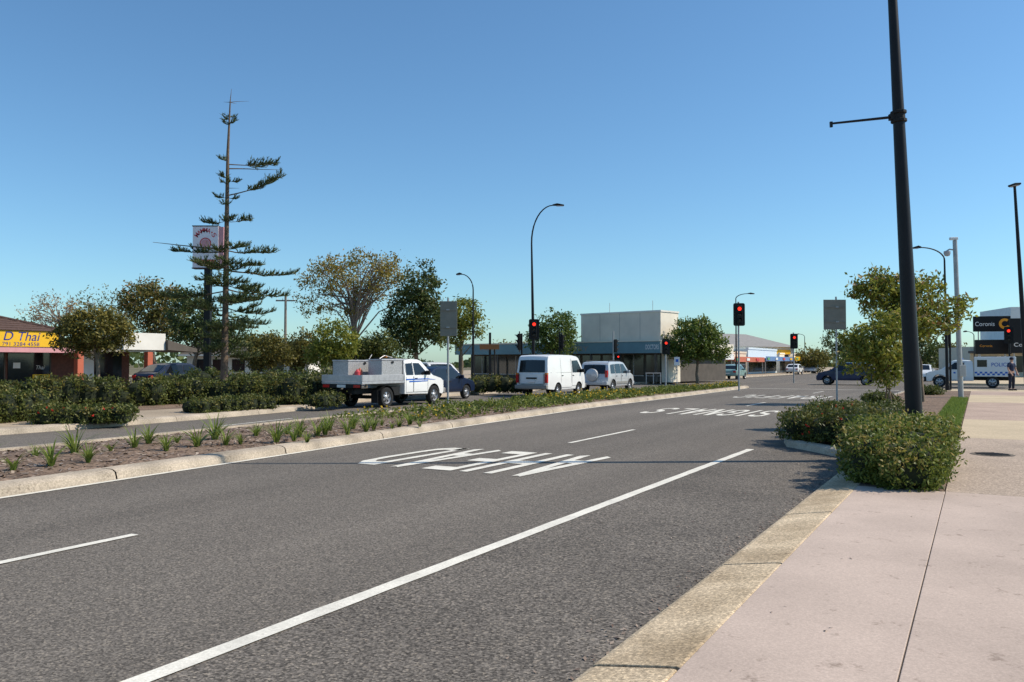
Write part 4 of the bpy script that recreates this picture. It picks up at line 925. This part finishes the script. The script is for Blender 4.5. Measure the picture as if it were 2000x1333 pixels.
lamp('distant lamp with arm to the right behind median signal', At(1438, 80), Hz(574, 80), .09, .045, 0, 1.2, .5, .6)
lamp('black lamp with arm to the left behind spreading tree', At(1850, 45, .1), Hz(487, 45), .09, .045, math.pi, 1.3, .7, .4, -.01)
lamp('far lamp with short arm near the distant signal', At(1572, 140), Hz(653, 140), .09, .05, math.pi, .9, .5, .5)
lamp('far lamp with short arm near the hoardings', At(1903, 80), Hz(648, 80), .06, .04, math.pi, .7, .4, .3)
o = thing('street_lamp', 'black lamp post at the right edge with flat lamp on top', 'street lamp', At(2006, 40, .12), 0, 'street lamps along the road'); o.rotation_euler = (0, -.046, 0)
hh = Hz(362, 40)-.12
ptube('pole', M['black'], o, [(0, 0, 0), (0, 0, hh*.5), (0, 0, hh)], [.12, .095, .06], 12)
h_ = pbox('lamp_head', M['black_rough'], o, -.16, .16, -.3, .3, hh-.02, hh+.07, .03)
pbox('lens', M['signgrey'], h_, -.12, .12, -.25, .25, hh-.05, hh-.022)

GS = 'traffic lights at the intersection'
def signal(label, base, zc, face, lit=True, sc=1.0, pole=True, ptop=None, pm='black', group=GS, back=True, pr=.055, off=.16):
    o = thing('traffic_signal', label, 'traffic light', base, 0, group)
    if pole: ptube('pole', M[pm], o, [(0, 0, 0), (0, 0, ptop or zc+.75*sc)], pr, 10)
    d = Vector((math.cos(face), math.sin(face), 0)); x = Vector((-d.y, d.x, 0))
    T = Matrix((x, d, Vector((0, 0, 1)))).transposed().to_4x4(); T.translation = d*off+Vector((0, 0, zc)); T = T @ Matrix.Scale(sc, 4)
    h = pbox('housing', M['black_rough'], o, -.15, .15, -.10, .08, -.47, .47, .02, T)
    if back:
        b = MB(); pts = []
        for cx, cz, a0 in ((.22, .52, 0), (-.22, .52, 90), (-.22, -.52, 180), (.22, -.52, 270)):
            for k in range(4): a = R(a0+30*k); pts.append((cx+.09*math.cos(a), cz+.09*math.sin(a)))
        b.add([T @ Vector((p[0], q, p[1])) for q in (-.03, -.015) for p in pts], [tuple(range(16)), tuple(range(31, 15, -1))]+[(i, (i+1) % 16, 16+(i+1) % 16, 16+i) for i in range(16)])
        b.build('target_board', M['black_rough'], o)
    for k, (nm, m) in enumerate((('red_lens', M['lit_red'] if lit else M['lens_off']), ('amber_lens', M['lens_off']), ('green_lens', M['lens_off']))):
        z = .3-.3*k; b = MB(); TT = T @ Matrix.Translation((0, .082, z)) @ Matrix.Rotation(R(-90), 4, 'X')
        b.lathe([(.10, 0), (.08, .015), (.001, .025)], 16, 0, TT); b.build(nm, m, h, smooth=True)
        b = MB()
        for i in range(10):
            a0 = R(-20+22*i); a1 = R(-20+22*(i+1)); r = .115
            b.face([T @ Vector(q) for q in ((r*math.cos(a0), .08, z+r*math.sin(a0)), (r*math.cos(a1), .08, z+r*math.sin(a1)), (r*math.cos(a1), .08+.2*max(.3, math.sin((a0+a1)/2)), z+r*math.sin(a1)), (r*math.cos(a0), .08+.2*max(.3, math.sin((a0+a1)/2)), z+r*math.sin(a0)))])
        b.build('visor', M['black_rough'], h, fix=False)
    for q in (-.3, .3):
        e = T @ Vector((0, -.1, q)); ptube('bracket', M['black_rough'], o, [Vector((0, 0, e.z)), e], .02*sc, 6)
    return o
TC = -math.pi/2
signal('lit red traffic light on the curved lamp post above the van', At(1043, 49.7), Hz(644, 49.7), TC, True, 1.0, False, off=.25)
signal('traffic light seen side-on left of the red one', At(1019, 50.5), Hz(668, 50.5), math.pi-.1, False, 1.05, ptop=3.4)
signal('traffic light seen side-on right of the curved lamp post', At(1093, 53), Hz(668, 53), .1, False, .95, ptop=3.6)
signal('traffic light seen side-on before the blue fascia', At(1198, 60), Hz(676, 60), .2, False, 1.0, ptop=3.9, back=False, pm='grey_metal')
signal('small lit red light low above the silver car', At(1207, 63), Hz(702, 63), TC, True, .62, ptop=2.3)
signal('lit red traffic light at the doctors corner', At(1300, 57), Hz(678, 57), TC, True, .85, ptop=3.2, pm='grey_metal')
signal('large lit red traffic light on the median nose', At(1443, 48), Hz(615, 48), TC, True, 1.08, ptop=Hz(590, 48), pm='grey_metal')
signal('lit red traffic light across the far carriageway', At(1550, 66), Hz(667, 66), TC, True, .98, ptop=Hz(650, 66), pm='grey_metal')
signal('black traffic light seen side-on behind the spreading tree', At(1856, 46, .1), Hz(660, 46), math.pi-.3, False, 1.0, ptop=3.6)
signal('lit red traffic light beside the officer', At(1972, 60), Hz(655, 60), math.pi+.9, True, 1.0, ptop=3.8)
def signback(label, px, Y, x0, x1, y0, y1, z=.12):
    p = At(px, Y, z); o = thing('road_sign', label, 'road sign', p); k = Y/F
    ptube('post', M['grey_metal'], o, [(0, 0, 0), (0, 0, Hz(y0-6, Y)-z)], .034, 10)
    pbox('panel', M['sign_back'], o, (x0-px)*k, (x1-px)*k, -.075, -.06, Hz(y1, Y)-z, Hz(y0, Y)-z, .006)
    for f in (.25, .75):
        zz = (Hz(y1, Y)*f+Hz(y0, Y)*(1-f))-z
        b = MB(); b.box((x0-px)*k*.9, (x1-px)*k*.9, -.10, -.0765, zz-.025, zz+.025); b.build('rail', M['sign_back'], o)
        pbox('clamp', M['grey_metal'], o, -.05, .05, -.13, -.1, zz-.02, zz+.02)
    return o
signback('grey back of a road sign on a post in the median', 875, 27.3, 860, 893, 589, 657)
signback('grey back of a square road sign by the right kerb', 1634, 32, 1608, 1652, 586, 644)
p = At(957, 49, .13); k = 49/F; o = thing('street_sign', 'brown street sign on a thick dark post left of the van', 'sign', p)
pbox('post', M['black_rough'], o, -.07, .07, -.07, .07, 0, Hz(650, 49)-.13, .01); pbox('panel', M['brown_sign'], o, -20*k, 18*k, -.10, -.075, Hz(683, 49)-.13, Hz(673, 49)-.13, .004)
p = At(966, 49, .13); o = thing('marker_post', 'thin dark post right behind the brown street sign', 'post', p); ptube('post', M['black_rough'], o, [(0, 0, 0), (0, 0, Hz(682, 49)-.13)], .05, 8); pbox('cap', M['black_rough'], o, -.06, .06, -.06, .06, Hz(682, 49)-.13, Hz(682, 49)-.09)
p = At(1322, 60, .13); o = thing('parking_sign', 'small white parking sign on a thin post near doctors corner', 'sign', p); ptube('post', M['grey_metal'], o, [(0, 0, 0), (0, 0, 1.95)], .03, 8); pbox('panel', M['txt_white'], o, -.2, .2, -.05, -.035, 1.3, 1.9)
b = MB(); b.box(-.1, .1, -.056, -.051, 1.55, 1.75); b.build('symbol', M['stripe'], o)
p = At(1262, 58, .13); o = thing('hand_rail', 'low grey metal rail at the doctors corner', 'rail', p)
for x in (0, .5, 1.0): ptube('post', M['grey_metal'], o, [(x, 0, 0), (x, 0, .75)], .03, 8)
ptube('top_rail', M['grey_metal'], o, [(-.05, 0, .76), (1.05, 0, .76)], .03, 8)
p = At(557, 85, .1); o = thing('utility_pole', 'timber power pole with crossarm behind the pine', 'pole', p)
ptube('pole', M['timber'], o, [(0, 0, 0), (0, 0, Hz(580, 85))], [.17, .12], 10); pbox('crossarm', M['timber'], o, -1.0, 1.0, -.06, .06, Hz(589, 85)-.1, Hz(589, 85)+.04)
for x in (-.85, -.3, .3, .85): ptube('insulator', M['txt_white'], o, [(x, 0, Hz(589, 85)+.04), (x, 0, Hz(589, 85)+.2)], [.05, .03], 8)
Yc = 36; p = At(1876, Yc, .115); H_ = Hz(470, Yc)-.115; o = thing('camera_pole', 'grey steel pole with security cameras behind spreading tree', 'pole', p); o.rotation_euler = (0, -.025, 0)
ptube('pole', M['grey_metal'], o, [(0, 0, 0), (0, 0, H_)], [.11, .09], 12)
cam = pbox('camera', M['txt_white'], o, -.22, .12, -.07, .07, H_+.02, H_+.14, .02); ptube('mount', M['grey_metal'], cam, [(0, 0, H_-.02), (0, 0, H_+.03)], .05, 8)
ptube('bracket', M['grey_metal'], o, [(0, 0, H_-.42), (-.25, 0, H_-.38), (-.36, 0, H_-.44)], .03, 8)
b = MB(); b.lathe([(.02, .10), (.13, .07), (.14, -.02), (.10, -.13), (.001, -.16)], 16, 0, Matrix.Translation((-.36, 0, H_-.53))); b.build('dome_camera', M['signgrey'], o, smooth=True)
pbox('control_box', M['grey_metal'], o, -.14, .14, -.24, -.10, .9, 1.4, .015)
Ym = 43; k = Ym/F; p = At(405, Ym, .13); o = thing('pole_sign', 'tall pale and pink pole sign behind the pine', 'sign', p)
z0, z1 = Hz(524, Ym)-.13, Hz(444, Ym)-.13
pbox('post', M['black'], o, -.16, .16, -.16, .16, 0, z0, .01)
bd = pbox('board', M['signpale'], o, -28*k, 22*k, -.22, .22, z0, z1, .01); pbox('side_panel', M['pinksign'], bd, 22*k+.003, 32*k, -.20, .20, z0+.02, z1-.02)
b = MB()
for x0_, x1_, a_, c_ in ((-28*k-.03, 22*k+.0, z1+.002, z1+.05), (-28*k-.03, 22*k, z0-.05, z0-.002)): b.box(x0_, x1_, -.24, .24, a_, c_)
b.build('frame', M['txt_dark'], bd)
cx = -3*k
for i, ch in enumerate("MAMMA'S"):
    a = R(148-i*19.5); r = .52; T = Matrix.Translation((cx+r*math.cos(a), -.226, z1-.72+r*math.sin(a))) @ Matrix.Rotation(a-math.pi/2, 4, 'Y').inverted() @ basis((1, 0, 0), (0, 0, 1), (0, 0, 0))
    text_fit(ch, .07 if ch == "'" else .19, .09 if ch == "'" else .24, M['redsign'], bd, T, offset=.01)
T = Matrix.Translation((cx, -.224, z1-.88)) @ Matrix.Rotation(R(90), 4, 'X')
b = MB(); b.lathe([(.24, 0), (.27, .003), (.30, 0)], 28, 0, T); b.build('ring', M['redsign'], bd)
b = MB(); b.lathe([(.001, .002), (.21, .002), (.22, 0)], 28, 0, T); b.build('disc', M['pinksign'], bd)
pbox('lower_band', M['redsign'], bd, -28*k+.1, 22*k-.1, -.228, -.222, z0+.22, z0+.42)

# ---------------------------------------------------------------- buildings
def thai():
    o = thing('shop_building', 'restaurant with yellow sign, brown tiled roof and red columns', 'shop', W(39.6, 14, .13), TH)
    pbox('wall', M['brick_dark'], o, -6, 16.1, 1.9, 9, 0, 2.6)
    for x in [-4.5, -2.2, .1, 2.4, 4.7, 7.0, 9.3, 11.6]:
        w = pbox('window', M['window'], o, x-2.2, x-.1, 1.86, 1.895, .35, 2.15)
        b = MB(); b.box(x-2.25, x-.05, 1.84, 1.858, .3, .35); b.box(x-.1, x-.04, 1.835, 1.858, .35, 2.2); b.box(x-2.25, x-.05, 1.84, 1.858, 2.15, 2.2); b.build('frame', M['dark_brown'], w)
    pbox('soffit', M['cream'], o, -6, 16.4, 0.05, 1.88, 2.08, 2.16)
    pbox('fascia', M['pinksign'], o, -6, 11.6, -.04, .045, 1.98, 2.24)
    sg = pbox('sign_board', M['yellow'], o, -6, 10.75, -.08, .05, 2.243, 3.0, .01)
    text_fit('D Thai', 1.75, .42, M['txt_blue'], sg, FACE(8.95, -.086, 2.74), shear=.25, offset=.004); text_fit('791 3284 4558', 1.75, .17, M['txt_blue'], sg, FACE(8.9, -.086, 2.37))
    for x in (-4, 2, 7.2, 11.95, 16.0): c = pbox('column', M['redpaint'], o, x-.16, x+.16, -.02, .3, 0, 1.977 if x < 11.6 else 2.077); pbox('footing', M['brick_dark'], c, x-.22, x+.22, -.06, .34, 0, .25)
    pbox('pillar', M['conc_white'], o, 13.0, 13.7, 1.5, 1.84, 0, 2.08)
    b = MB(); b.add([(-6.3, -.15, 3.01), (11.3, -.15, 3.01), (11.3, 9.3, 3.01), (-6.3, 9.3, 3.01), (-2, 4.5, 4.35), (7.3, 4.5, 4.35)], [(0, 1, 5, 4), (1, 2, 5), (2, 3, 4, 5), (3, 0, 4), (0, 3, 2, 1)]); rf = b.build('roof', M['tile'], o)
    b = MB()
    for i in range(11):
        f = i/11; y = -.15+4.65*f; z = 3.02+1.34*f; b.box(-6.3+4.3*f, 11.3-4.0*f, y, y+.05, z, z+.035)
    b.build('tile_course', M['tile'], rf)
    b = MB(); b.tube([(11.3, -.15, 3.03), (7.3, 4.5, 4.37), (-2, 4.5, 4.37)], .08, 6); b.build('ridge_cap', M['tile'], rf)
    T = Matrix.Translation((8.0, 2.2, 3.65)); b = MB(); b.lathe([(.3, 0), (.3, .25), (.5, .28), (.55, .34), (.5, .42), (.42, .44), (.5, .48), (.42, .58), (.001, .62)], 18, 0, T); b.build('roof_vent', M['txt_white'], rf, smooth=True)
    pbox('white_fascia', M['conc_white'], o, 14.3, 16.9, -.10, 1.5, 2.18, 3.1, .01)
    b = MB(); b.add([(16.91, -.3, 2.2), (19.4, .3, 2.1), (19.4, 3, 2.1), (16.91, 3, 2.2), (16.91, -.3, 2.75), (19.4, .3, 2.3), (19.4, 3, 2.3), (16.91, 3, 2.75)], [(0, 1, 2, 3), (4, 7, 6, 5), (0, 4, 5, 1), (1, 5, 6, 2), (2, 6, 7, 3), (3, 7, 4, 0)]); b.build('awning', M['dark_brown'], o)
    for (x, z, w, h, m) in ((9.8, 1.35, .35, .28, 'txt_white'), (11.05, .75, .9, .3, 'yellow')): pbox('notice', M[m], o, x-w/2, x+w/2, 1.815, 1.83, z-h/2, z+h/2)
    text_fit('Thai', .45, .2, M['txt_white'], o, FACE(11.0, 1.83, 1.25), shear=.25)
    pbox('door', M['window'], o, 14.0, 15.6, 1.86, 1.897, 0, 2.05)
thai()
def house():
    o = thing('house', 'low white house with dark roof beyond the hedges', 'house', At(365, 66, .1), R(5))
    pbox('wall', M['conc_white'], o, 0, 9.5, 0, 7, 0, 2.1)
    b = MB(); b.add([(-.4, -.9, 2.1), (9.9, -.9, 2.1), (9.9, 7.5, 2.1), (-.4, 7.5, 2.1), (-.4, 3.3, 3.2), (9.9, 3.3, 3.2)], [(0, 1, 5, 4), (2, 3, 4, 5), (0, 4, 3), (1, 2, 5), (0, 3, 2, 1)]); rf = b.build('roof', M['dark_brown'], o)
    for i in range(6): w = pbox('window', M['window'], o, .5+i*1.5, 1.5+i*1.5, -.03, -.004, .8, 1.8); pbox('sill', M['conc_white'], w, .45+i*1.5, 1.55+i*1.5, -.1, -.004, .72, .79)
    pbox('gutter', M['conc_white'], rf, -.4, 9.9, -1.0, -.905, 2.05, 2.18)
house()
def bakery():
    C1, C2 = At(1287, 62, .13), At(890, 76, .13); d = C1-C2; L = d.length; rz = math.atan2(d.y, d.x)
    o = thing('shop_building', 'flat roofed shop block with teal fascia and tall concrete upper box', 'shop', C2, rz)
    pbox('wall', M['dark_brown'], o, 0, L-.6, 2.0, 12, 0, 2.25)
    cn = pbox('canopy', M['conc_grey'], o, -.05, L+.05, .04, 12.2, 2.26, 3.06); fa = pbox('fascia', M['teal'], o, -.1, L+.1, 0, .037, 2.22, 3.1)
    pbox('fascia_return', M['conc_grey'], cn, L+.053, L+.10, .04, 4.2, 2.22, 3.1); pbox('top_trim', M['conc_grey'], fa, -.12, L+.12, -.06, .3, 3.103, 3.2)
    for i in range(10):
        x = .6+i*2.05
        w = pbox('window', M['window'], o, x, x+1.8, 1.955, 1.995, .5, 2.1); b = MB(); b.box(x+.88, x+.93, 1.93, 1.952, .5, 2.1); b.box(x-.04, x+1.84, 1.93, 1.952, .44, .5); b.build('frame', M['alu'], w)
    for x in (.3, 5, 10, 15, L-.4): pbox('post', M['dark_brown'], o, x-.08, x+.08, .15, .31, 0, 2.255)
    pbox('corner_pillar', M['conc_grey'], o, L-.6, L-.02, 1.4, 3.2, 0, 2.255)
    def xat(px):
        r = ray(px, 709); a = C2.xy; dd = d.normalized().xy; q = Vector((r.x, r.y))
        den = dd.x*q.y-dd.y*q.x; return -(a.x*q.y-a.y*q.x)/den
    xb = xat(1130); bx_ = pbox('upper_box', M['conc_grey'], o, xb, L-.05, .35, 3.0, 3.21, 5.33)
    b = MB(); b.box(xb-.05, L, .3, 3.05, 5.332, 5.46); b.build('coping', M['conc_white'], bx_)
    for i in range(1, 4): x = xb+(L-xb)*i/4; pbox('panel_joint', M['txt_grey'], bx_, x-.012, x+.012, .345, .352, 3.25, 5.3)
    xa = xat(1090); xc = xat(1150); text_fit('BAKERY', (xc-xa), .42, M['txt_grey'], fa, FACE((xa+xc)/2, -.008, 2.62), offset=.02)
    xa = xat(1261); xc = xat(1287); text_fit('DOCTORS', (xc-xa), .36, M['txt_white'], fa, FACE((xa+xc)/2, -.008, 2.68), offset=.01)
    xa = xat(938); xc = xat(965); text_fit('CAFE', xc-xa, .3, M['txt_grey'], fa, FACE((xa+xc)/2, -.008, 2.66))
    for px in (1170, 1255): x = xat(px); ptube('aerial', M['grey_metal'], bx_, [(x, 1.5, 5.46), (x, 1.5, 6.3)], .02, 5)
bakery()
def shop(label, s, t, L, H, wall, awn, sign, dep=9, roof=None, awh=2.55):
    o = thing('shop_building', label, 'shop', W(s, t, .13), TH, 'far row of shops')
    pbox('wall', M[wall], o, 0, L, 0, dep, 0, H); aw = pbox('awning', M[awn], o, .05, L-.05, -2.3, -.003, awh, awh+.22); pbox('fascia', M[sign], aw, .02, L-.02, -2.36, -2.303, awh-.15, awh+.45)
    N = max(1, int(L/2.4))
    for i in range(N):
        x0 = .25+i*(L-.4)/N; w = pbox('window', M['window'], o, x0, x0+(L-.4)/N-.2, -.04, -.004, .4, 1.7); pbox('sill', M['dark_brown'], w, x0, x0+(L-.4)/N-.2, -.07, -.004, .3, .39)
        if i % 2 == 0: pbox('wall_sign', M[('txt_white', 'redsign', 'yellow', 'greenawn')[(i//2+int(t)) % 4]], o, x0+.2, x0+1.6, -2.45, -2.365, awh, awh+.3)
    pbox('parapet', M[wall], o, -.03, L+.03, -.08, .25, H+.003, H+.25)
    for x in (.3, L-.3): pbox('post', M['grey_metal'], aw, x-.05, x+.05, -2.2, -2.1, 0, awh-.003)
    return o
shop('low far shop with green awning behind the rounded tree', 26.5, 76, 11, 2.9, 'cream', 'dark_brown', 'greenawn', awh=2.0)
shop('far white shop with stepped parapet', 26.5, 87.5, 7, 4.0, 'conc_white', 'dark_brown', 'txt_white', awh=2.0)
shop('far shop with orange red awning', 26.5, 95, 15, 2.7, 'cream', 'redpaint', 'redpaint', awh=1.75)
shop('far shop with blue awning at the end of the row', 26.5, 111, 18, 3.3, 'paleblue', 'blueawn', 'blueawn', awh=1.9)
shop('last low shop at the end of the row with yellow fascia', 26.5, 131, 14, 2.8, 'conc_white', 'yellow', 'yellow', awh=2.0)
def shed():
    o = thing('hall_building', 'large hall with grey gable roof behind the far shops', 'building', At(1412, 122, .1), TH-R(25))
    pbox('wall', M['conc_white'], o, 0, 17, 0, 14, 0, 4.0); b = MB(); b.add([(-.5, -.6, 4.0), (17.5, -.6, 4.0), (17.5, 14.6, 4.0), (-.5, 14.6, 4.0), (3, 7, 6.2), (14, 7, 6.2)], [(0, 1, 5, 4), (2, 3, 4, 5), (0, 4, 3), (1, 2, 5), (0, 3, 2, 1)]); b.build('roof', M['roofgrey'], o)
    for i in range(5): pbox('window', M['window'], o, .8+i*3.3, 2.4+i*3.3, -.03, -.004, 1.8, 2.8)
    pbox('wall_sign', M['yellow'], o, 11.5, 16, -.12, -.05, 2.9, 3.6)
shed()
def hoarding():
    for (px0, px1, py0, py1, Y, lab) in ((1905, 1971, 618, 648, 78, 'black hoarding with white name and orange ring logo'), (1908, 1972, 664, 692, 76, 'lower black hoarding under the orange logo'), (1976, 2030, 622, 690, 74, 'tall black hoarding cut by the right edge')):
        k = Y/F; p = At((px0+px1)/2, Y, .1); o = thing('advertising_sign', lab, 'sign', p, R(-14)); w = (px1-px0)*k; z0, z1 = Hz(py1, Y)-.1, Hz(py0, Y)-.1
        bd = pbox('board', M['black'], o, -w/2, w/2, -.08, .08, z0, z1, .02)
        for x in (-w*.35, w*.35): ptube('post', M['grey_metal'], o, [(x, .13, 0), (x, .13, z1-.2)], .05, 8)
        if py0 == 618:
            text_fit('Coronis', w*.52, .40, M['txt_white'], bd, FACE(-w*.19, -.086, (z0+z1)/2))
            b = MB(); zc = (z0+z1)/2
            for i in range(14):
                a0 = R(50+20*i); a1 = R(50+20*(i+1)); q = lambda r, a: (w*.34+r*math.cos(a), -.087, zc+r*math.sin(a)); b.face([q(.26, a0), q(.50, a0), q(.50, a1), q(.26, a1)])
            b.build('logo', M['orange'], bd)
        elif py0 == 664: text_fit('Coronis', w*.34, .2, M['orange'], bd, FACE(-w*.2, -.086, (z0+z1)/2+.1))
        else: text_fit('Coronis', w*.75, .34, M['txt_white'], bd, FACE(0, -.086, z0+.75))
    o = thing('shop_building', 'pale blue topped building behind the hoardings at right', 'shop', At(1895, 88, .13), R(-10))
    pbox('wall', M['cream'], o, 0, 16, 0, 10, 0, 3.2); pbox('upper_wall', M['paleblue'], o, 4.2, 16, .5, 9, 3.203, 7.4); pbox('awning', M['dark_brown'], o, -.2, 16, -2, -.004, 2.5, 2.75)
    for i in range(6): pbox('window', M['window'], o, .5+i*2.5, 2.6+i*2.5, -.03, -.004, .5, 2.2)
hoarding()

# ---------------------------------------------------------------- person
def person():
    p = G(1976, 763, 0.12); o_ = thing('person', 'person in dark navy shirt and trousers standing beside the police truck', 'person', p, R(200))
    def skin(name, V, E, Rr, m, root=0, parent=o_):
        me = bpy.data.meshes.new(name); me.from_pydata(V, E, []); me.materials.append(m)
        o = bpy.data.objects.new(name, me); col.objects.link(o); o.parent = parent
        o.modifiers.new('skin', 'SKIN'); s = o.modifiers.new('sub', 'SUBSURF'); s.levels = 1; s.render_levels = 1
        for i, r in enumerate(Rr): me.skin_vertices[0].data[i].radius = (r if isinstance(r, tuple) else (r, r))
        me.skin_vertices[0].data[root].use_root = True; return o
    V = [(0, 0, .95), (0, 0, 1.12), (0, .01, 1.32), (0, 0, 1.47), (0, .01, 1.55), (0, .02, 1.62), (0, .03, 1.74)]; Rr = [(.15, .11), (.14, .10), (.17, .12), (.12, .08), .055, .085, .07]
    E = [(i, i+1) for i in range(6)]
    for sd in (1, -1):
        b0 = len(V); V += [(sd*.19, 0, 1.43), (sd*.27, .02, 1.16), (sd*.24, .14, .96), (sd*.22, .20, .88)]; Rr += [.06, .048, .036, .034]; E += [(3, b0), (b0, b0+1), (b0+1, b0+2), (b0+2, b0+3)]
        for k in range(5):
            f = len(V); V += [(sd*(.22-.018*(k-2)), .235+.006*(2-abs(k-2)), .84-.01*(k == 2)), (sd*(.215-.018*(k-2)), .25, .80-.012*(2-abs(k-2)))]; Rr += [.011, .008]; E += [(b0+3, f), (f, f+1)]
        b0 = len(V); V += [(sd*.10, 0, .86), (sd*.12, .02, .48), (sd*.13, -.02, .09), (sd*.14, .14, .04)]; Rr += [.095, .062, .045, .04]; E += [(0, b0), (b0, b0+1), (b0+1, b0+2), (b0+2, b0+3)]
    skin('body', V, E, Rr, M['skin'])
    V = [(0, 0, .98), (0, 0, 1.12), (0, .01, 1.32), (0, 0, 1.46), (.20, 0, 1.42), (.255, .015, 1.22), (-.20, 0, 1.42), (-.255, .015, 1.22)]; skin('shirt', V, [(0, 1), (1, 2), (2, 3), (3, 4), (4, 5), (3, 6), (6, 7)], [(.165, .125), (.16, .12), (.19, .14), (.13, .095), .08, .068, .08, .068], M['navy'])
    V = [(0, 0, 1.0), (0, 0, .92), (.10, 0, .82), (.12, .02, .48), (.13, -.02, .07), (-.10, 0, .82), (-.12, .02, .48), (-.13, -.02, .07)]; skin('trousers', V, [(0, 1), (1, 2), (2, 3), (3, 4), (1, 5), (5, 6), (6, 7)], [(.16, .12), (.17, .13), .11, .08, .065, .11, .08, .065], M['navyb'])
    b = MB(); b.lathe([(.10, -.02), (.105, .05), (.08, .11), (.001, .135)], 14, 0, Matrix.Translation((0, .02, 1.68))); b.build('cap', M['navyb'], o_, smooth=True)
    for sd in (1, -1): pbox('shoe', M['black'], o_, sd*.135-.05, sd*.135+.05, -.08, .2, 0, .08, .03)
    pbox('nose', M['skin'], o_, -.015, .015, .10, .125, 1.62, 1.66, .006)
person()

# ---------------------------------------------------------------- camera, light, world
cd = bpy.data.cameras.new('camera'); cd.sensor_width = 36; cd.lens = 36*F/2000; cd.clip_end = 8000; cd.clip_start = .05
co = bpy.data.objects.new('camera', cd); col.objects.link(co); co.location = (0, 0, CH); co.rotation_euler = (math.pi/2+PITCH, 0, 0); scene.camera = co
EL, AZ = R(44), R(88)      # azimuth clockwise from +Y
w = bpy.data.worlds.new('World'); scene.world = w; w.use_nodes = True; nt = w.node_tree
sk = nt.nodes.new('ShaderNodeTexSky'); sk.sky_type = 'NISHITA'; sk.sun_disc = False; sk.sun_elevation = EL; sk.sun_rotation = AZ; sk.air_density = 1.0; sk.dust_density = .4; sk.ozone_density = 2.2
bg = nt.nodes['Background']
tint = nt.nodes.new('ShaderNodeMix'); tint.data_type = 'RGBA'; tint.blend_type = 'MULTIPLY'; tint.inputs[0].default_value = 1.0; tint.inputs[7].default_value = (0.78, 1.09, 1.24, 1)
nt.links.new(sk.outputs[0], tint.inputs[6]); nt.links.new(tint.outputs[2], bg.inputs['Color']); bg.inputs['Strength'].default_value = .12
sd = bpy.data.lights.new('sun', 'SUN'); sd.energy = 4.9; sd.angle = R(.53); sd.color = (1, .90, .76)
so = bpy.data.objects.new('sun', sd); col.objects.link(so)
dirv = Vector((math.sin(AZ)*math.cos(EL), math.cos(AZ)*math.cos(EL), math.sin(EL)))
so.rotation_euler = dirv.to_track_quat('Z', 'Y').to_euler()
scene.view_settings.view_transform = 'Standard'; scene.view_settings.look = 'None'; scene.view_settings.exposure = 0
